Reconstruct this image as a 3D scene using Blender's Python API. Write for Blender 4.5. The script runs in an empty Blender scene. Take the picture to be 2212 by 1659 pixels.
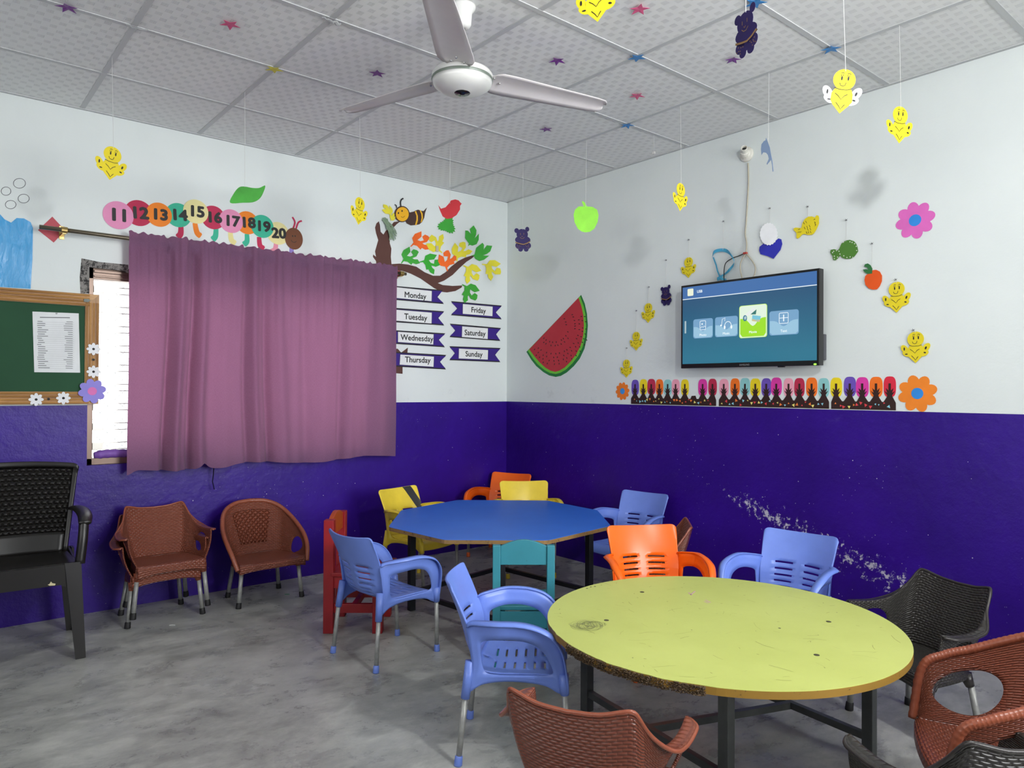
import bpy, bmesh, math, random
import numpy as np
from mathutils import Vector, Matrix
random.seed(7)
PI = math.pi
S = bpy.context.scene
COL = S.collection

# ---------------------------------------------------------------- camera
FPX, YAW, PITCH, ROLL = 1566.35, 0.8760, 0.0074, 0.0049
CAM = np.array([-3.6890, -4.4930, 1.2247])
HC = 2.7267            # ceiling height
ZP = 1.128             # top of the purple paint
_F = np.array([math.cos(YAW)*math.cos(PITCH), math.sin(YAW)*math.cos(PITCH), math.sin(PITCH)])
_R = np.array([math.sin(YAW), -math.cos(YAW), 0.0]); _U = np.cross(_R, _F)
_R, _U = math.cos(ROLL)*_R+math.sin(ROLL)*_U, -math.sin(ROLL)*_R+math.cos(ROLL)*_U
cd = bpy.data.cameras.new('camera'); cam = bpy.data.objects.new('camera', cd); COL.objects.link(cam)
cd.sensor_width = 36.0; cd.lens = FPX/2212*36.0; cd.clip_start = 0.02
cam.matrix_world = Matrix(((_R[0], _U[0], -_F[0], CAM[0]), (_R[1], _U[1], -_F[1], CAM[1]), (_R[2], _U[2], -_F[2], CAM[2]), (0, 0, 0, 1)))
S.camera = cam

def at(u, v, x=None, y=None, z=None):
    """the point of the plane x=, y= or z= that was surveyed at this place of the photograph"""
    d = _F+_R*(u-1106)/FPX+_U*(829.5-v)/FPX
    if z is not None: t = (z-CAM[2])/d[2]
    elif x is not None: t = (x-CAM[0])/d[0]
    else: t = (y-CAM[1])/d[1]
    return CAM+t*d

# ---------------------------------------------------------------- world, lights, exposure
S.view_settings.view_transform = 'Standard'; S.view_settings.look = 'None'
S.view_settings.exposure = 0.0; S.view_settings.gamma = 1.0; S.view_settings.use_curve_mapping = False
S.cycles.max_bounces = 10; S.cycles.diffuse_bounces = 7; S.cycles.glossy_bounces = 3; S.cycles.transmission_bounces = 6
S.cycles.sample_clamp_indirect = 6.0; S.cycles.use_denoising = True
W = bpy.data.worlds.new('daylight'); S.world = W; W.use_nodes = True
bg = W.node_tree.nodes['Background']; bg.inputs[0].default_value = (1.0, 0.99, 0.97, 1); bg.inputs[1].default_value = 3.0

def light(name, kind, loc, energy, color, **kw):
    l = bpy.data.lights.new(name, kind); l.energy = energy; l.color = color
    o = bpy.data.objects.new(name, l); COL.objects.link(o); o.location = loc
    rot = kw.pop('rot', None)
    for k, v in kw.items(): setattr(l, k, v)
    if rot: o.rotation_euler = rot
    return o
light('ceiling_bulb_light', 'POINT', (-2.142, -4.285, 2.526), 94.0, (0.985, 0.99, 1.0), shadow_soft_size=0.07)
# added fill lights at invented openings behind and beside the camera
light('added_back_fill', 'AREA', (-1.55, -5.56, 1.5), 27.0, (0.97, 0.99, 1.0), rot=(PI/2, 0, 0), shape='RECTANGLE', size=1.7, size_y=1.5, spread=1.35)
light('added_far_fill', 'AREA', (-5.76, -3.1, 1.75), 17.0, (0.97, 0.99, 1.0), rot=(0, -PI/2, 0), shape='RECTANGLE', size=1.0, size_y=2.6)
# sky portal of the louvred window
def portal(loc, rot, sx, sy):
    o = light('sky_portal', 'AREA', loc, 1.0, (1, 1, 1), shape='RECTANGLE', size=sx, size_y=sy, rot=rot)
    o.data.cycles.is_portal = True
portal((-2.05, 0.16, 1.345), (-PI/2, 0, 0), 1.78, 1.09)

# ---------------------------------------------------------------- materials
def lin(h):
    if isinstance(h, str):
        h = h.lstrip('#'); c = [int(h[i:i+2], 16)/255 for i in (0, 2, 4)]
        return tuple((x/12.92 if x <= 0.04045 else ((x+0.055)/1.055)**2.4) for x in c)+(1,)
    return tuple(h)+(1,)
class NT:
    def __init__(s, name):
        s.m = bpy.data.materials.new(name); s.m.use_nodes = True; s.t = s.m.node_tree
        s.b = s.t.nodes['Principled BSDF']; s.out = s.t.nodes['Material Output']
    def n(s, kind, **kw):
        nd = s.t.nodes.new(kind)
        for k, v in kw.items(): setattr(nd, k, v)
        return nd
    def l(s, a, b): s.t.links.new(a, b)
    def math(s, op, a, b=None, c=None):
        nd = s.n('ShaderNodeMath', operation=op)
        for i, v in enumerate((a, b, c)):
            if v is None: continue
            if isinstance(v, (int, float)): nd.inputs[i].default_value = v
            else: s.l(v, nd.inputs[i])
        return nd.outputs[0]
    def noise(s, scale, detail=4, rough=0.5, vec=None, dist=0.0):
        nd = s.n('ShaderNodeTexNoise'); nd.inputs['Scale'].default_value = scale; nd.inputs['Detail'].default_value = detail
        nd.inputs['Roughness'].default_value = rough; nd.inputs['Distortion'].default_value = dist
        if vec is not None: s.l(vec, nd.inputs['Vector'])
        return nd.outputs['Fac']
    def coord(s, which='Object'): return s.n('ShaderNodeTexCoord').outputs[which]
    def mapping(s, vec, scale=(1, 1, 1), rot=(0, 0, 0)):
        nd = s.n('ShaderNodeMapping'); nd.inputs['Scale'].default_value = scale; nd.inputs['Rotation'].default_value = rot
        s.l(vec, nd.inputs['Vector']); return nd.outputs[0]
    def ramp(s, fac, p0, p1):
        nd = s.n('ShaderNodeMapRange'); nd.inputs['From Min'].default_value = p0; nd.inputs['From Max'].default_value = p1
        s.l(fac, nd.inputs['Value']); return nd.outputs[0]
    def mix(s, fac, a, b):
        nd = s.n('ShaderNodeMix', data_type='RGBA')
        if isinstance(fac, (int, float)): nd.inputs[0].default_value = fac
        else: s.l(fac, nd.inputs[0])
        for i, v in ((6, a), (7, b)):
            if isinstance(v, tuple): nd.inputs[i].default_value = v
            else: s.l(v, nd.inputs[i])
        return nd.outputs[2]
    def bump(s, h, strength=0.5, dist=0.01):
        nd = s.n('ShaderNodeBump'); nd.inputs['Strength'].default_value = strength; nd.inputs['Distance'].default_value = dist
        s.l(h, nd.inputs['Height']); s.l(nd.outputs[0], s.b.inputs['Normal']); return nd
_M = {}
def mat(name, color, rough=0.5, metal=0.0, var=0.0, vscale=20, bump=0.0, bscale=60, bdist=0.002, spec=0.5, emit=0.0, trans=0.0):
    if name in _M: return _M[name]
    t = NT(name); c = lin(color)
    t.b.inputs['Roughness'].default_value = rough; t.b.inputs['Metallic'].default_value = metal
    t.b.inputs['Specular IOR Level'].default_value = spec; t.b.inputs['Base Color'].default_value = c
    if emit: t.b.inputs['Emission Color'].default_value = c; t.b.inputs['Emission Strength'].default_value = emit
    if var or bump: co = t.coord('Object')
    if var:
        f = t.noise(vscale, 5, 0.6, co)
        t.l(t.mix(t.ramp(f, 0.3, 0.7), tuple(x*(1-var) for x in c[:3])+(1,), tuple(min(1, x*(1+var*0.6)) for x in c[:3])+(1,)), t.b.inputs['Base Color'])
    if bump: t.bump(t.noise(bscale, 3, 0.5, co), bump, bdist)
    if trans: t.b.inputs['Transmission Weight'].default_value = trans
    _M[name] = t.m; return t.m
def paper(color, name=None):
    return mat(name or 'paper_'+color.lstrip('#'), color, 0.62, var=0.07, vscale=9, bump=0.25, bscale=25, bdist=0.0015, spec=0.35)

def weave_mat(name, color, cw=0.020, ch=0.0075, rough=0.33, strength=1.0, dist=0.0022, diamond=False, spec=0.5):
    t = NT(name); c = lin(color)
    t.b.inputs['Roughness'].default_value = rough; t.b.inputs['Specular IOR Level'].default_value = spec
    uv = t.n('ShaderNodeUVMap').outputs[0]
    sp = t.n('ShaderNodeSeparateXYZ'); t.l(uv, sp.inputs[0]); x, y = sp.outputs[0], sp.outputs[1]
    if diamond:
        a = t.math('ADD', x, y); b = t.math('SUBTRACT', x, y)
        h = t.math('MULTIPLY', t.math('ABSOLUTE', t.math('SINE', t.math('MULTIPLY', a, PI/cw))), t.math('ABSOLUTE', t.math('SINE', t.math('MULTIPLY', b, PI/cw))))
        h = t.math('POWER', h, 0.7)
    else:
        yr = t.math('DIVIDE', y, ch); xr = t.math('DIVIDE', x, cw)
        off = t.math('MULTIPLY', t.math('FLOOR', yr), 0.5)
        fx = t.math('FRACT', t.math('ADD', xr, off)); fy = t.math('FRACT', yr)
        h = t.math('MULTIPLY', t.math('POWER', t.math('SINE', t.math('MULTIPLY', fx, PI)), 0.6), t.math('SINE', t.math('MULTIPLY', fy, PI)))
    t.bump(h, strength, dist)
    t.l(t.mix(t.ramp(h, 0.0, 0.5), tuple(k*0.72 for k in c[:3])+(1,), c), t.b.inputs['Base Color'])
    return t.m

def wall_mat():
    t = NT('white_wall_paint'); co = t.coord('Object')
    big = t.ramp(t.noise(0.9, 5, 0.6, co), 0.3, 0.75); sm = t.ramp(t.noise(30, 6, 0.7, co), 0.68, 0.78)
    c = t.mix(big, lin('#d4dbda'), lin('#dfe5e3')); c = t.mix(t.math('MULTIPLY', sm, 0.25), c, lin('#a9adb0'))
    # grubby marks just above the purple paint
    sx = t.n('ShaderNodeSeparateXYZ'); t.l(co, sx.inputs[0])
    near = t.ramp(sx.outputs[2], ZP+0.16, ZP+0.0); blot = t.ramp(t.noise(7, 6, 0.75, co), 0.58, 0.68)
    c = t.mix(t.math('MULTIPLY', t.math('MULTIPLY', near, blot), 0.35), c, lin('#9da1a0'))
    t.l(c, t.b.inputs['Base Color']); t.b.inputs['Roughness'].default_value = 0.55
    t.b.inputs['Specular IOR Level'].default_value = 0.3
    t.bump(t.noise(14, 8, 0.65, co), 0.25, 0.01); return t.m
def purple_mat():
    t = NT('purple_wall_paint'); co = t.coord('Object')
    big = t.ramp(t.noise(1.7, 6, 0.65, co), 0.3, 0.75)
    c = t.mix(big, lin('#26066e'), lin('#330c8a'))
    sx = t.n('ShaderNodeSeparateXYZ'); t.l(co, sx.inputs[0]); X, Y, Z = sx.outputs
    # dusty smears
    dust = t.ramp(t.noise(4.5, 8, 0.75, co, 0.6), 0.62, 0.8)
    c = t.mix(t.math('MULTIPLY', dust, 0.22), c, lin('#7c6aa8'))
    # fine white specks everywhere
    vo = t.n('ShaderNodeTexVoronoi'); vo.inputs['Scale'].default_value = 16; t.l(co, vo.inputs['Vector'])
    rnd = t.n('ShaderNodeSeparateColor'); t.l(vo.outputs['Color'], rnd.inputs[0])
    sp = t.math('MULTIPLY', t.math('LESS_THAN', vo.outputs['Distance'], 0.042), t.math('GREATER_THAN', rnd.outputs[0], 0.45))
    v2 = t.n('ShaderNodeTexVoronoi'); v2.inputs['Scale'].default_value = 48; t.l(co, v2.inputs['Vector']); r2 = t.n('ShaderNodeSeparateColor'); t.l(v2.outputs['Color'], r2.inputs[0])
    sp2 = t.math('MULTIPLY', t.math('MULTIPLY', t.math('LESS_THAN', v2.outputs['Distance'], 0.085), t.math('GREATER_THAN', r2.outputs[0], 0.55)), t.ramp(t.noise(1.3, 3, 0.5, co), 0.5, 0.62))
    sp = t.math('MAXIMUM', sp, sp2)
    # chips along a band on the right wall: z follows a line that falls towards the camera
    line = t.math('ADD', t.math('MULTIPLY', Y, 0.33), 1.29)
    d = t.math('ABSOLUTE', t.math('SUBTRACT', Z, line))
    band = t.math('MULTIPLY', t.ramp(d, 0.20, 0.0), t.math('MULTIPLY', t.math('GREATER_THAN', X, -0.2), t.math('MULTIPLY', t.ramp(Y, -1.6, -2.2), t.ramp(Y, -3.35, -3.1))))
    n2 = t.noise(26, 10, 0.8, co); chips = t.ramp(t.math('ADD', n2, t.math('MULTIPLY', band, 0.21)), 0.725, 0.745)
    chips = t.math('MULTIPLY', chips, t.ramp(band, 0.0, 0.2))
    spots = t.math('MINIMUM', t.math('ADD', t.math('MULTIPLY', sp, 0.8), t.math('MULTIPLY', chips, 0.9)), 1.0)
    c = t.mix(spots, c, lin('#c9c6cf'))
    t.l(c, t.b.inputs['Base Color']); t.b.inputs['Roughness'].default_value = 0.36
    t.b.inputs['Specular IOR Level'].default_value = 0.3
    t.bump(t.noise(16, 8, 0.65, co), 0.35, 0.01); return t.m
def floor_mat():
    t = NT('polished_cement_floor'); co = t.coord('Object')
    st = t.mapping(co, (1.0, 1.5, 1), (0, 0, 0.5))
    a = t.ramp(t.noise(1.3, 10, 0.72, st, 0.3), 0.33, 0.66); b = t.ramp(t.noise(5.0, 10, 0.72, st, 0.3), 0.36, 0.68)
    c = t.mix(a, lin('#727370'), lin('#bcbdb8')); c = t.mix(t.math('MULTIPLY', b, 0.55), c, lin('#d2d3ca'))
    lo = t.ramp(t.noise(2.4, 10, 0.7, st, 0.3), 0.46, 0.76); c = t.mix(t.math('MULTIPLY', lo, 0.72), c, lin('#454643'))
    fn = t.ramp(t.noise(9, 8, 0.65, st, 0.3), 0.3, 0.7); c = t.mix(t.math('MULTIPLY', fn, 0.2), c, lin('#60625e'))
    pale = t.ramp(t.noise(2.2, 6, 0.6, co), 0.68, 0.72); c = t.mix(t.math('MULTIPLY', pale, 0.45), c, lin('#a9a896'))
    t.l(c, t.b.inputs['Base Color'])
    t.l(t.math('ADD', t.math('MULTIPLY', b, 0.16), 0.24), t.b.inputs['Roughness'])
    t.b.inputs['Specular IOR Level'].default_value = 0.45
    t.bump(t.noise(22, 8, 0.7, st), 0.22, 0.006); return t.m
def ceil_mat():
    t = NT('embossed_ceiling_tile'); co = t.coord('Object')
    sx = t.n('ShaderNodeSeparateXYZ'); t.l(co, sx.inputs[0]); X, Y, _ = sx.outputs
    y = t.math('DIVIDE', Y, 0.044); x = t.math('ADD', t.math('DIVIDE', X, 0.056), t.math('MULTIPLY', t.math('FLOOR', y), 0.5))
    fx = t.math('FRACT', x); fy = t.math('FRACT', y)
    sq = t.math('MULTIPLY', t.math('LESS_THAN', fx, 0.46), t.math('LESS_THAN', fy, 0.62))
    hat = t.math('SINE', t.math('MULTIPLY', X, 2*PI/0.0045))
    h = t.math('SUBTRACT', 1.0, t.math('MULTIPLY', sq, t.math('ADD', 0.6, t.math('MULTIPLY', hat, 0.4))))
    big = t.ramp(t.noise(1.2, 3, 0.5, co), 0.3, 0.7)
    c = t.mix(big, lin('#dddedd'), lin('#e4e5e4')); c = t.mix(t.math('MULTIPLY', sq, 0.13), c, lin('#a0a1a2'))
    t.l(c, t.b.inputs['Base Color']); t.b.inputs['Roughness'].default_value = 0.42; t.b.inputs['Specular IOR Level'].default_value = 0.35
    t.bump(h, 0.7, 0.0018); return t.m
def curtain_mat():
    t = NT('mauve_curtain_cloth'); uv = t.n('ShaderNodeUVMap').outputs[0]
    sx = t.n('ShaderNodeSeparateXYZ'); t.l(uv, sx.inputs[0])
    n1 = t.noise(1.0, 6, 0.7, t.mapping(uv, (90, 700, 1))); n2 = t.noise(1.0, 6, 0.7, t.mapping(uv, (700, 90, 1)))
    f = t.ramp(t.math('ADD', n1, n2), 0.7, 1.3)
    c = t.mix(f, lin('#5b415c'), lin('#8c6a88'))
    t.l(c, t.b.inputs['Base Color']); t.b.inputs['Roughness'].default_value = 0.9; t.b.inputs['Specular IOR Level'].default_value = 0.1
    t.b.inputs['Sheen Weight'].default_value = 0.15
    bp = t.bump(t.math('ADD', n1, n2), 0.4, 0.002)
    tr = t.n('ShaderNodeBsdfTranslucent'); tr.inputs[0].default_value = lin('#d283a8'); t.l(bp.outputs[0], tr.inputs['Normal'])
    mx = t.n('ShaderNodeMixShader'); mx.inputs[0].default_value = 0.30
    t.l(t.b.outputs[0], mx.inputs[1]); t.l(tr.outputs[0], mx.inputs[2]); t.l(mx.outputs[0], t.out.inputs[0]); return t.m
def wood_mat(name, base, dark, axis='X', scale=1.0):
    t = NT(name); co = t.coord('Object')
    sc = {'X': (1.5, 26, 26), 'Z': (26, 26, 1.5)}[axis]
    f = t.noise(1.6*scale, 6, 0.6, t.mapping(co, sc), 0.4)
    t.l(t.mix(t.ramp(f, 0.35, 0.65), lin(dark), lin(base)), t.b.inputs['Base Color'])
    t.b.inputs['Roughness'].default_value = 0.45; t.bump(f, 0.2, 0.002); return t.m
def worn_mat(name, base, chip, lo=0.66, rough=0.45, stretch=(6, 6, 2)):
    t = NT(name); co = t.coord('Object')
    v = t.ramp(t.noise(5, 4, 0.5, co), 0.3, 0.7); c = t.mix(v, tuple(k*0.82 for k in lin(base)[:3])+(1,), lin(base))
    f = t.ramp(t.noise(3.2, 12, 0.85, t.mapping(co, stretch)), lo, lo+0.02)
    t.l(t.mix(f, c, lin(chip)), t.b.inputs['Base Color']); t.b.inputs['Roughness'].default_value = rough
    t.bump(f, -0.3, 0.002); return t.m

M_WHITE, M_PURPLE, M_FLOOR, M_CEIL = wall_mat(), purple_mat(), floor_mat(), ceil_mat()
M_BAR = mat('ceiling_bar_metal', '#bcbebf', 0.5)
M_BLACKP = mat('black_plastic', '#171513', 0.35, var=0.15, vscale=12)
M_TUBE = mat('grey_painted_tube', '#9b9c98', 0.4, metal=0.25, var=0.25, vscale=40)
M_CAP = mat('black_rubber', '#161616', 0.6)
M_STRING = mat('white_string', '#c9c9c6', 0.8)
M_INK = mat('black_ink', '#141414', 0.6)

# ---------------------------------------------------------------- object helpers
ORG = {}
def finish(bm, name, m, parent=None, local=False, smooth=False, solid=0.0, bevel=0.0, subsurf=0, off=0.0):
    bm.normal_update()
    if parent is None:
        n = max(1, len(bm.verts)); c = Vector((0, 0, 0))
        for v in bm.verts: c += v.co
        c /= n
    else: c = Vector((0, 0, 0)) if local else Vector(ORG.get(parent.name, parent.location))
    for v in bm.verts: v.co -= c
    me = bpy.data.meshes.new(name); bm.to_mesh(me); bm.free()
    for k in (m if isinstance(m, (list, tuple)) else [m]): me.materials.append(k)
    if smooth:
        for p in me.polygons: p.use_smooth = True
    o = bpy.data.objects.new(name, me); COL.objects.link(o)
    if parent is None: o.location = c; ORG[o.name] = c
    else: o.parent = parent; ORG[o.name] = c
    if solid:
        md = o.modifiers.new('thickness', 'SOLIDIFY'); md.thickness = solid; md.offset = off
    if subsurf:
        md = o.modifiers.new('smooth', 'SUBSURF'); md.levels = subsurf; md.render_levels = subsurf
    if bevel:
        md = o.modifiers.new('bevel', 'BEVEL'); md.width = bevel; md.segments = 2; md.limit_method = 'ANGLE'; md.angle_limit = 0.7
    return o
def tag(o, label, cat, group=None, kind=None):
    if label: o['label'] = label
    if cat: o['category'] = cat
    if group: o['group'] = group
    if kind: o['kind'] = kind
    return o
def thing(name, loc, label, cat, group=None, rz=0.0):
    o = bpy.data.objects.new(name, None); COL.objects.link(o); o.location = loc; o.rotation_euler = (0, 0, rz)
    o.empty_display_size = 0.05; ORG[o.name] = Vector(loc); return tag(o, label, cat, group)
def copy_thing(root, loc, rz, label, group=None, mats=None):
    def cp(o, parent):
        c = o.copy(); COL.objects.link(c); c.parent = parent
        if mats and o.type == 'MESH':
            key = o.data.materials[0].name if o.data.materials else None
            if key in mats:
                dk = (o.data.name, mats[key].name)
                if dk not in _DM:
                    d = o.data.copy(); d.materials[0] = mats[key]; _DM[dk] = d
                c.data = _DM[dk]
        for ch in list(o.children): cp(ch, c)
        return c
    r = cp(root, None); r.location = loc; r.rotation_euler = (0, 0, rz); r['label'] = label
    if group: r['group'] = group
    elif 'group' in r: del r['group']
    ORG[r.name] = Vector(loc); return r
_DM = {}
def V(*a): return Vector(a)
def box(bm, lo, hi, M=None):
    vs = [bm.verts.new(Vector((x, y, z))) for x in (lo[0], hi[0]) for y in (lo[1], hi[1]) for z in (lo[2], hi[2])]
    if M is not None:
        for v in vs: v.co = M @ v.co
    for f in ((0, 1, 3, 2), (4, 6, 7, 5), (0, 4, 5, 1), (2, 3, 7, 6), (0, 2, 6, 4), (1, 5, 7, 3)): bm.faces.new([vs[i] for i in f])
def boxo(name, lo, hi, m, parent=None, bevel=0.0, local=False):
    bm = bmesh.new(); box(bm, lo, hi); return finish(bm, name, m, parent, local=local, bevel=bevel)
def tube(bm, pts, r, seg=8, closed=False, cap=True, flat=1.0):
    pts = [Vector(p) for p in pts]; n = len(pts); rr = r if isinstance(r, (list, tuple)) else [r]*n
    rings = []; prev = None
    for i, p in enumerate(pts):
        if closed: d = (pts[(i+1) % n]-pts[i-1])
        else: d = pts[min(i+1, n-1)]-pts[max(i-1, 0)]
        if d.length < 1e-9: d = Vector((0, 0, 1))
        d.normalize()
        if prev is None:
            a = Vector((0, 0, 1)) if abs(d.z) < 0.9 else Vector((1, 0, 0))
            prev = d.cross(a).normalized()
        prev = (prev-d*prev.dot(d)).normalized(); b = d.cross(prev)
        rings.append([bm.verts.new(p+(prev*math.cos(2*PI*k/seg)+b*flat*math.sin(2*PI*k/seg))*rr[i]) for k in range(seg)])
    m = n if closed else n-1
    for i in range(m):
        A, B = rings[i], rings[(i+1) % n]
        for k in range(seg): bm.faces.new((A[k], A[(k+1) % seg], B[(k+1) % seg], B[k]))
    if cap and not closed:
        bm.faces.new(rings[0][::-1]); bm.faces.new(rings[-1])
def lathe(bm, prof, M=None, seg=32):
    rings = []
    for r, z in prof:
        rings.append([bm.verts.new((max(r, 1e-5)*math.cos(2*PI*k/seg), max(r, 1e-5)*math.sin(2*PI*k/seg), z)) for k in range(seg)])
    for A, B in zip(rings, rings[1:]):
        for k in range(seg): bm.faces.new((A[k], A[(k+1) % seg], B[(k+1) % seg], B[k]))
    bm.faces.new(rings[0][::-1]); bm.faces.new(rings[-1])
    if M is not None:
        for R in rings:
            for v in R: v.co = M @ v.co
def spline(pts, n, closed=True):
    """Catmull-Rom through pts, n samples for each piece"""
    P = [Vector(p) for p in pts]; N = len(P); out = []
    for i in range(N if closed else N-1):
        if closed: a, b, c, d = P[i-1], P[i], P[(i+1) % N], P[(i+2) % N]
        else: a, b, c, d = P[max(i-1, 0)], P[i], P[i+1], P[min(i+2, N-1)]
        for k in range(n):
            t = k/n; out.append(0.5*((2*b)+(c-a)*t+(2*a-5*b+4*c-d)*t*t+(3*b-a-3*c+d)*t**3))
    if not closed: out.append(P[-1])
    return out
def ell(cx, cy, rx, ry=None, n=24, rot=0.0):
    ry = ry or rx; c, s = math.cos(rot), math.sin(rot)
    return [(cx+rx*math.cos(2*PI*k/n)*c-ry*math.sin(2*PI*k/n)*s, cy+rx*math.cos(2*PI*k/n)*s+ry*math.sin(2*PI*k/n)*c) for k in range(n)]

# ---------------------------------------------------------------- flat cut-outs: frames (origin, right, up, towards the room)
class Frame:
    def __init__(s, O, ex, ey, n): s.O, s.ex, s.ey, s.n = Vector(O), Vector(ex), Vector(ey), Vector(n)
    def p(s, q, d=0.0): return s.O+s.ex*q[0]+s.ey*q[1]+s.n*d
LF = Frame((0, 0, 0), (1, 0, 0), (0, 0, 1), (0, -1, 0))
RF = Frame((0, 0, 0), (0, -1, 0), (0, 0, 1), (-1, 0, 0))
def Lp(u, v, d=0.0): q = at(u, v, y=-d); return (q[0], q[2])
def Rp(u, v, d=0.0): q = at(u, v, x=-d); return (-q[1], q[2])
def plate(bm, F, pts, d=0.001, t=0.0008):
    pts = [Vector((p[0], p[1])) for p in pts]; out = []
    for p in pts:
        if not out or (p-out[-1]).length > 1e-5: out.append(p)
    a = sum(out[i].x*out[(i+1) % len(out)].y-out[(i+1) % len(out)].x*out[i].y for i in range(len(out)))
    if a < 0: out.reverse()
    f = [bm.verts.new(F.p(q, d+t)) for q in out]; b = [bm.verts.new(F.p(q, d)) for q in out]
    bm.faces.new(f); bm.faces.new(b[::-1]); n = len(out)
    for i in range(n): bm.faces.new((f[i], b[i], b[(i+1) % n], f[(i+1) % n]))
def stroke(bm, F, pts, w, d=0.002, t=0.0003, closed=False):
    P = [Vector((p[0], p[1])) for p in pts]; n = len(P); L, R = [], []
    for i in range(n):
        if closed: dv = P[(i+1) % n]-P[i-1]
        else: dv = P[min(i+1, n-1)]-P[max(i-1, 0)]
        if dv.length < 1e-9: dv = Vector((1, 0))
        dv.normalize(); nn = Vector((-dv.y, dv.x))*w/2
        L.append(bm.verts.new(F.p(P[i]+nn, d+t))); R.append(bm.verts.new(F.p(P[i]-nn, d+t)))
    for i in range(n if closed else n-1):
        j = (i+1) % n; bm.faces.new((L[i], R[i], R[j], L[j]))
def cutout(name, F, pts, m, parent=None, d=0.001, t=0.0008):
    bm = bmesh.new(); plate(bm, F, pts, d, t); return finish(bm, name, m, parent)
def label_text(name, txt, F, q, size, m, parent, d=0.002, bold=0.0, rot=0.0, sx=1.0):
    cu = bpy.data.curves.new(name, 'FONT'); cu.body = txt; cu.size = size; cu.align_x = 'CENTER'; cu.align_y = 'CENTER'
    cu.extrude = 0.0001; cu.resolution_u = 3
    tmp = bpy.data.objects.new('tmp_text', cu); COL.objects.link(tmp); bpy.context.view_layer.update()
    me = bpy.data.meshes.new_from_object(tmp.evaluated_get(bpy.context.evaluated_depsgraph_get())); bpy.data.objects.remove(tmp, do_unlink=True)
    if bold:      # heavier strokes: the outline spread by a hair to every side
        b0 = bmesh.new(); b0.from_mesh(me); ref = me.copy()
        for q_ in range(8):
            n0 = len(b0.verts); b0.from_mesh(ref); b0.verts.ensure_lookup_table(); a_ = q_*PI/4
            for v in b0.verts[n0:]: v.co += Vector((bold*math.cos(a_), bold*math.sin(a_), 0.000004*(q_+1)))
        b0.to_mesh(me); b0.free(); bpy.data.meshes.remove(ref)
    me.materials.clear(); me.materials.append(m)
    o = bpy.data.objects.new(name, me); COL.objects.link(o)
    B = Matrix((F.ex, F.ey, F.n)).transposed().to_4x4()
    base = Vector(ORG.get(parent.name, (0, 0, 0)))
    o.parent = parent
    o.matrix_local = Matrix.Translation(F.p(q, d)-base) @ B @ Matrix.Rotation(rot, 4, 'Z') @ Matrix.Diagonal((sx, 1, 1, 1))
    return o

# ================================================================ THE ROOM
XB, YB = -5.8, -5.6
def struct(name, bm, m, **k):
    o = finish(bm, name, m, **k); o['kind'] = 'structure'; return o
def panel(bm, ax, c, lo, hi, mi, thick):
    """wall slab: ax 'x' or 'y' constant c (inner face), lo/hi in (along, z)"""
    if ax == 'y': box(bm, (lo[0], min(c, c+thick), lo[1]), (hi[0], max(c, c+thick), hi[1]))
    else: box(bm, (min(c, c+thick), lo[0], lo[1]), (max(c, c+thick), hi[0], hi[1]))
    for f in bm.faces[-6:] if False else list(bm.faces)[-6:]: f.material_index = mi
def wall(name, ax, c, a0, a1, thick, hole=None):
    bm = bmesh.new(); zs = [0, ZP, HC+0.06]; az = [a0, a1]
    if hole: az = [a0, hole[0], hole[1], a1]; zs = sorted(set([0, hole[2], ZP, hole[3], HC+0.06]))
    for i in range(len(az)-1):
        for k in range(len(zs)-1):
            if hole and i == 1 and zs[k] >= hole[2]-1e-6 and zs[k+1] <= hole[3]+1e-6: continue
            panel(bm, ax, c, (az[i], zs[k]), (az[i+1], zs[k+1]), 1 if zs[k] < ZP-1e-6 else 0, thick)
    o = finish(bm, name, [M_WHITE, M_PURPLE]); o['kind'] = 'structure'
    # keep object coordinates = world coordinates so that paint patterns line up
    loc = o.location.copy()
    for v in o.data.vertices: v.co += loc
    o.location = (0, 0, 0); return o
WX0, WX1, WZ0, WZ1 = -2.94, -1.16, 0.80, 1.89
wall('wall_left', 'y', 0, XB-0.15, 0.15, 0.15, (WX0, WX1, WZ0, WZ1))
wall('wall_right', 'x', 0, YB-0.15, 0.0, 0.15)
wall('wall_back', 'y', YB, XB-0.15, 0.15, -0.15, (-2.4, -0.7, 0.75, 2.25))  # opening invented for the added back fill light
wall('wall_far', 'x', XB, YB, 0.0, -0.15, (-4.4, -1.8, 1.25, 2.25))  # opening invented for the added far fill light
bm = bmesh.new(); box(bm, (XB-0.15, YB-0.15, -0.1), (0.15, 0.15, 0)); struct('floor', bm, M_FLOOR)
bm = bmesh.new(); box(bm, (XB, YB, HC+0.001), (0, 0, HC+0.05)); o = struct('ceiling', bm, M_CEIL)
loc = o.location.copy()
for v in o.data.vertices: v.co += loc
o.location = (0, 0, 0)
bm = bmesh.new(); TX, TY, X0, Y0 = 0.6, 0.5919, 0.5794, 0.5781
for i in range(9): box(bm, (-(X0+i*TX)-0.012, YB, HC-0.0015), (-(X0+i*TX)+0.012, 0, HC+0.006))
for j in range(9): box(bm, (XB, -(Y0+j*TY)-0.012, HC-0.0022), (0, -(Y0+j*TY)+0.012, HC+0.006))
for lo, hi in (((XB, -0.02), (0, 0)), ((-0.02, YB), (0, 0))): box(bm, (lo[0], lo[1], HC-0.004), (hi[0], hi[1], HC+0.006))
struct('ceiling_grid', bm, M_BAR)

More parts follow.
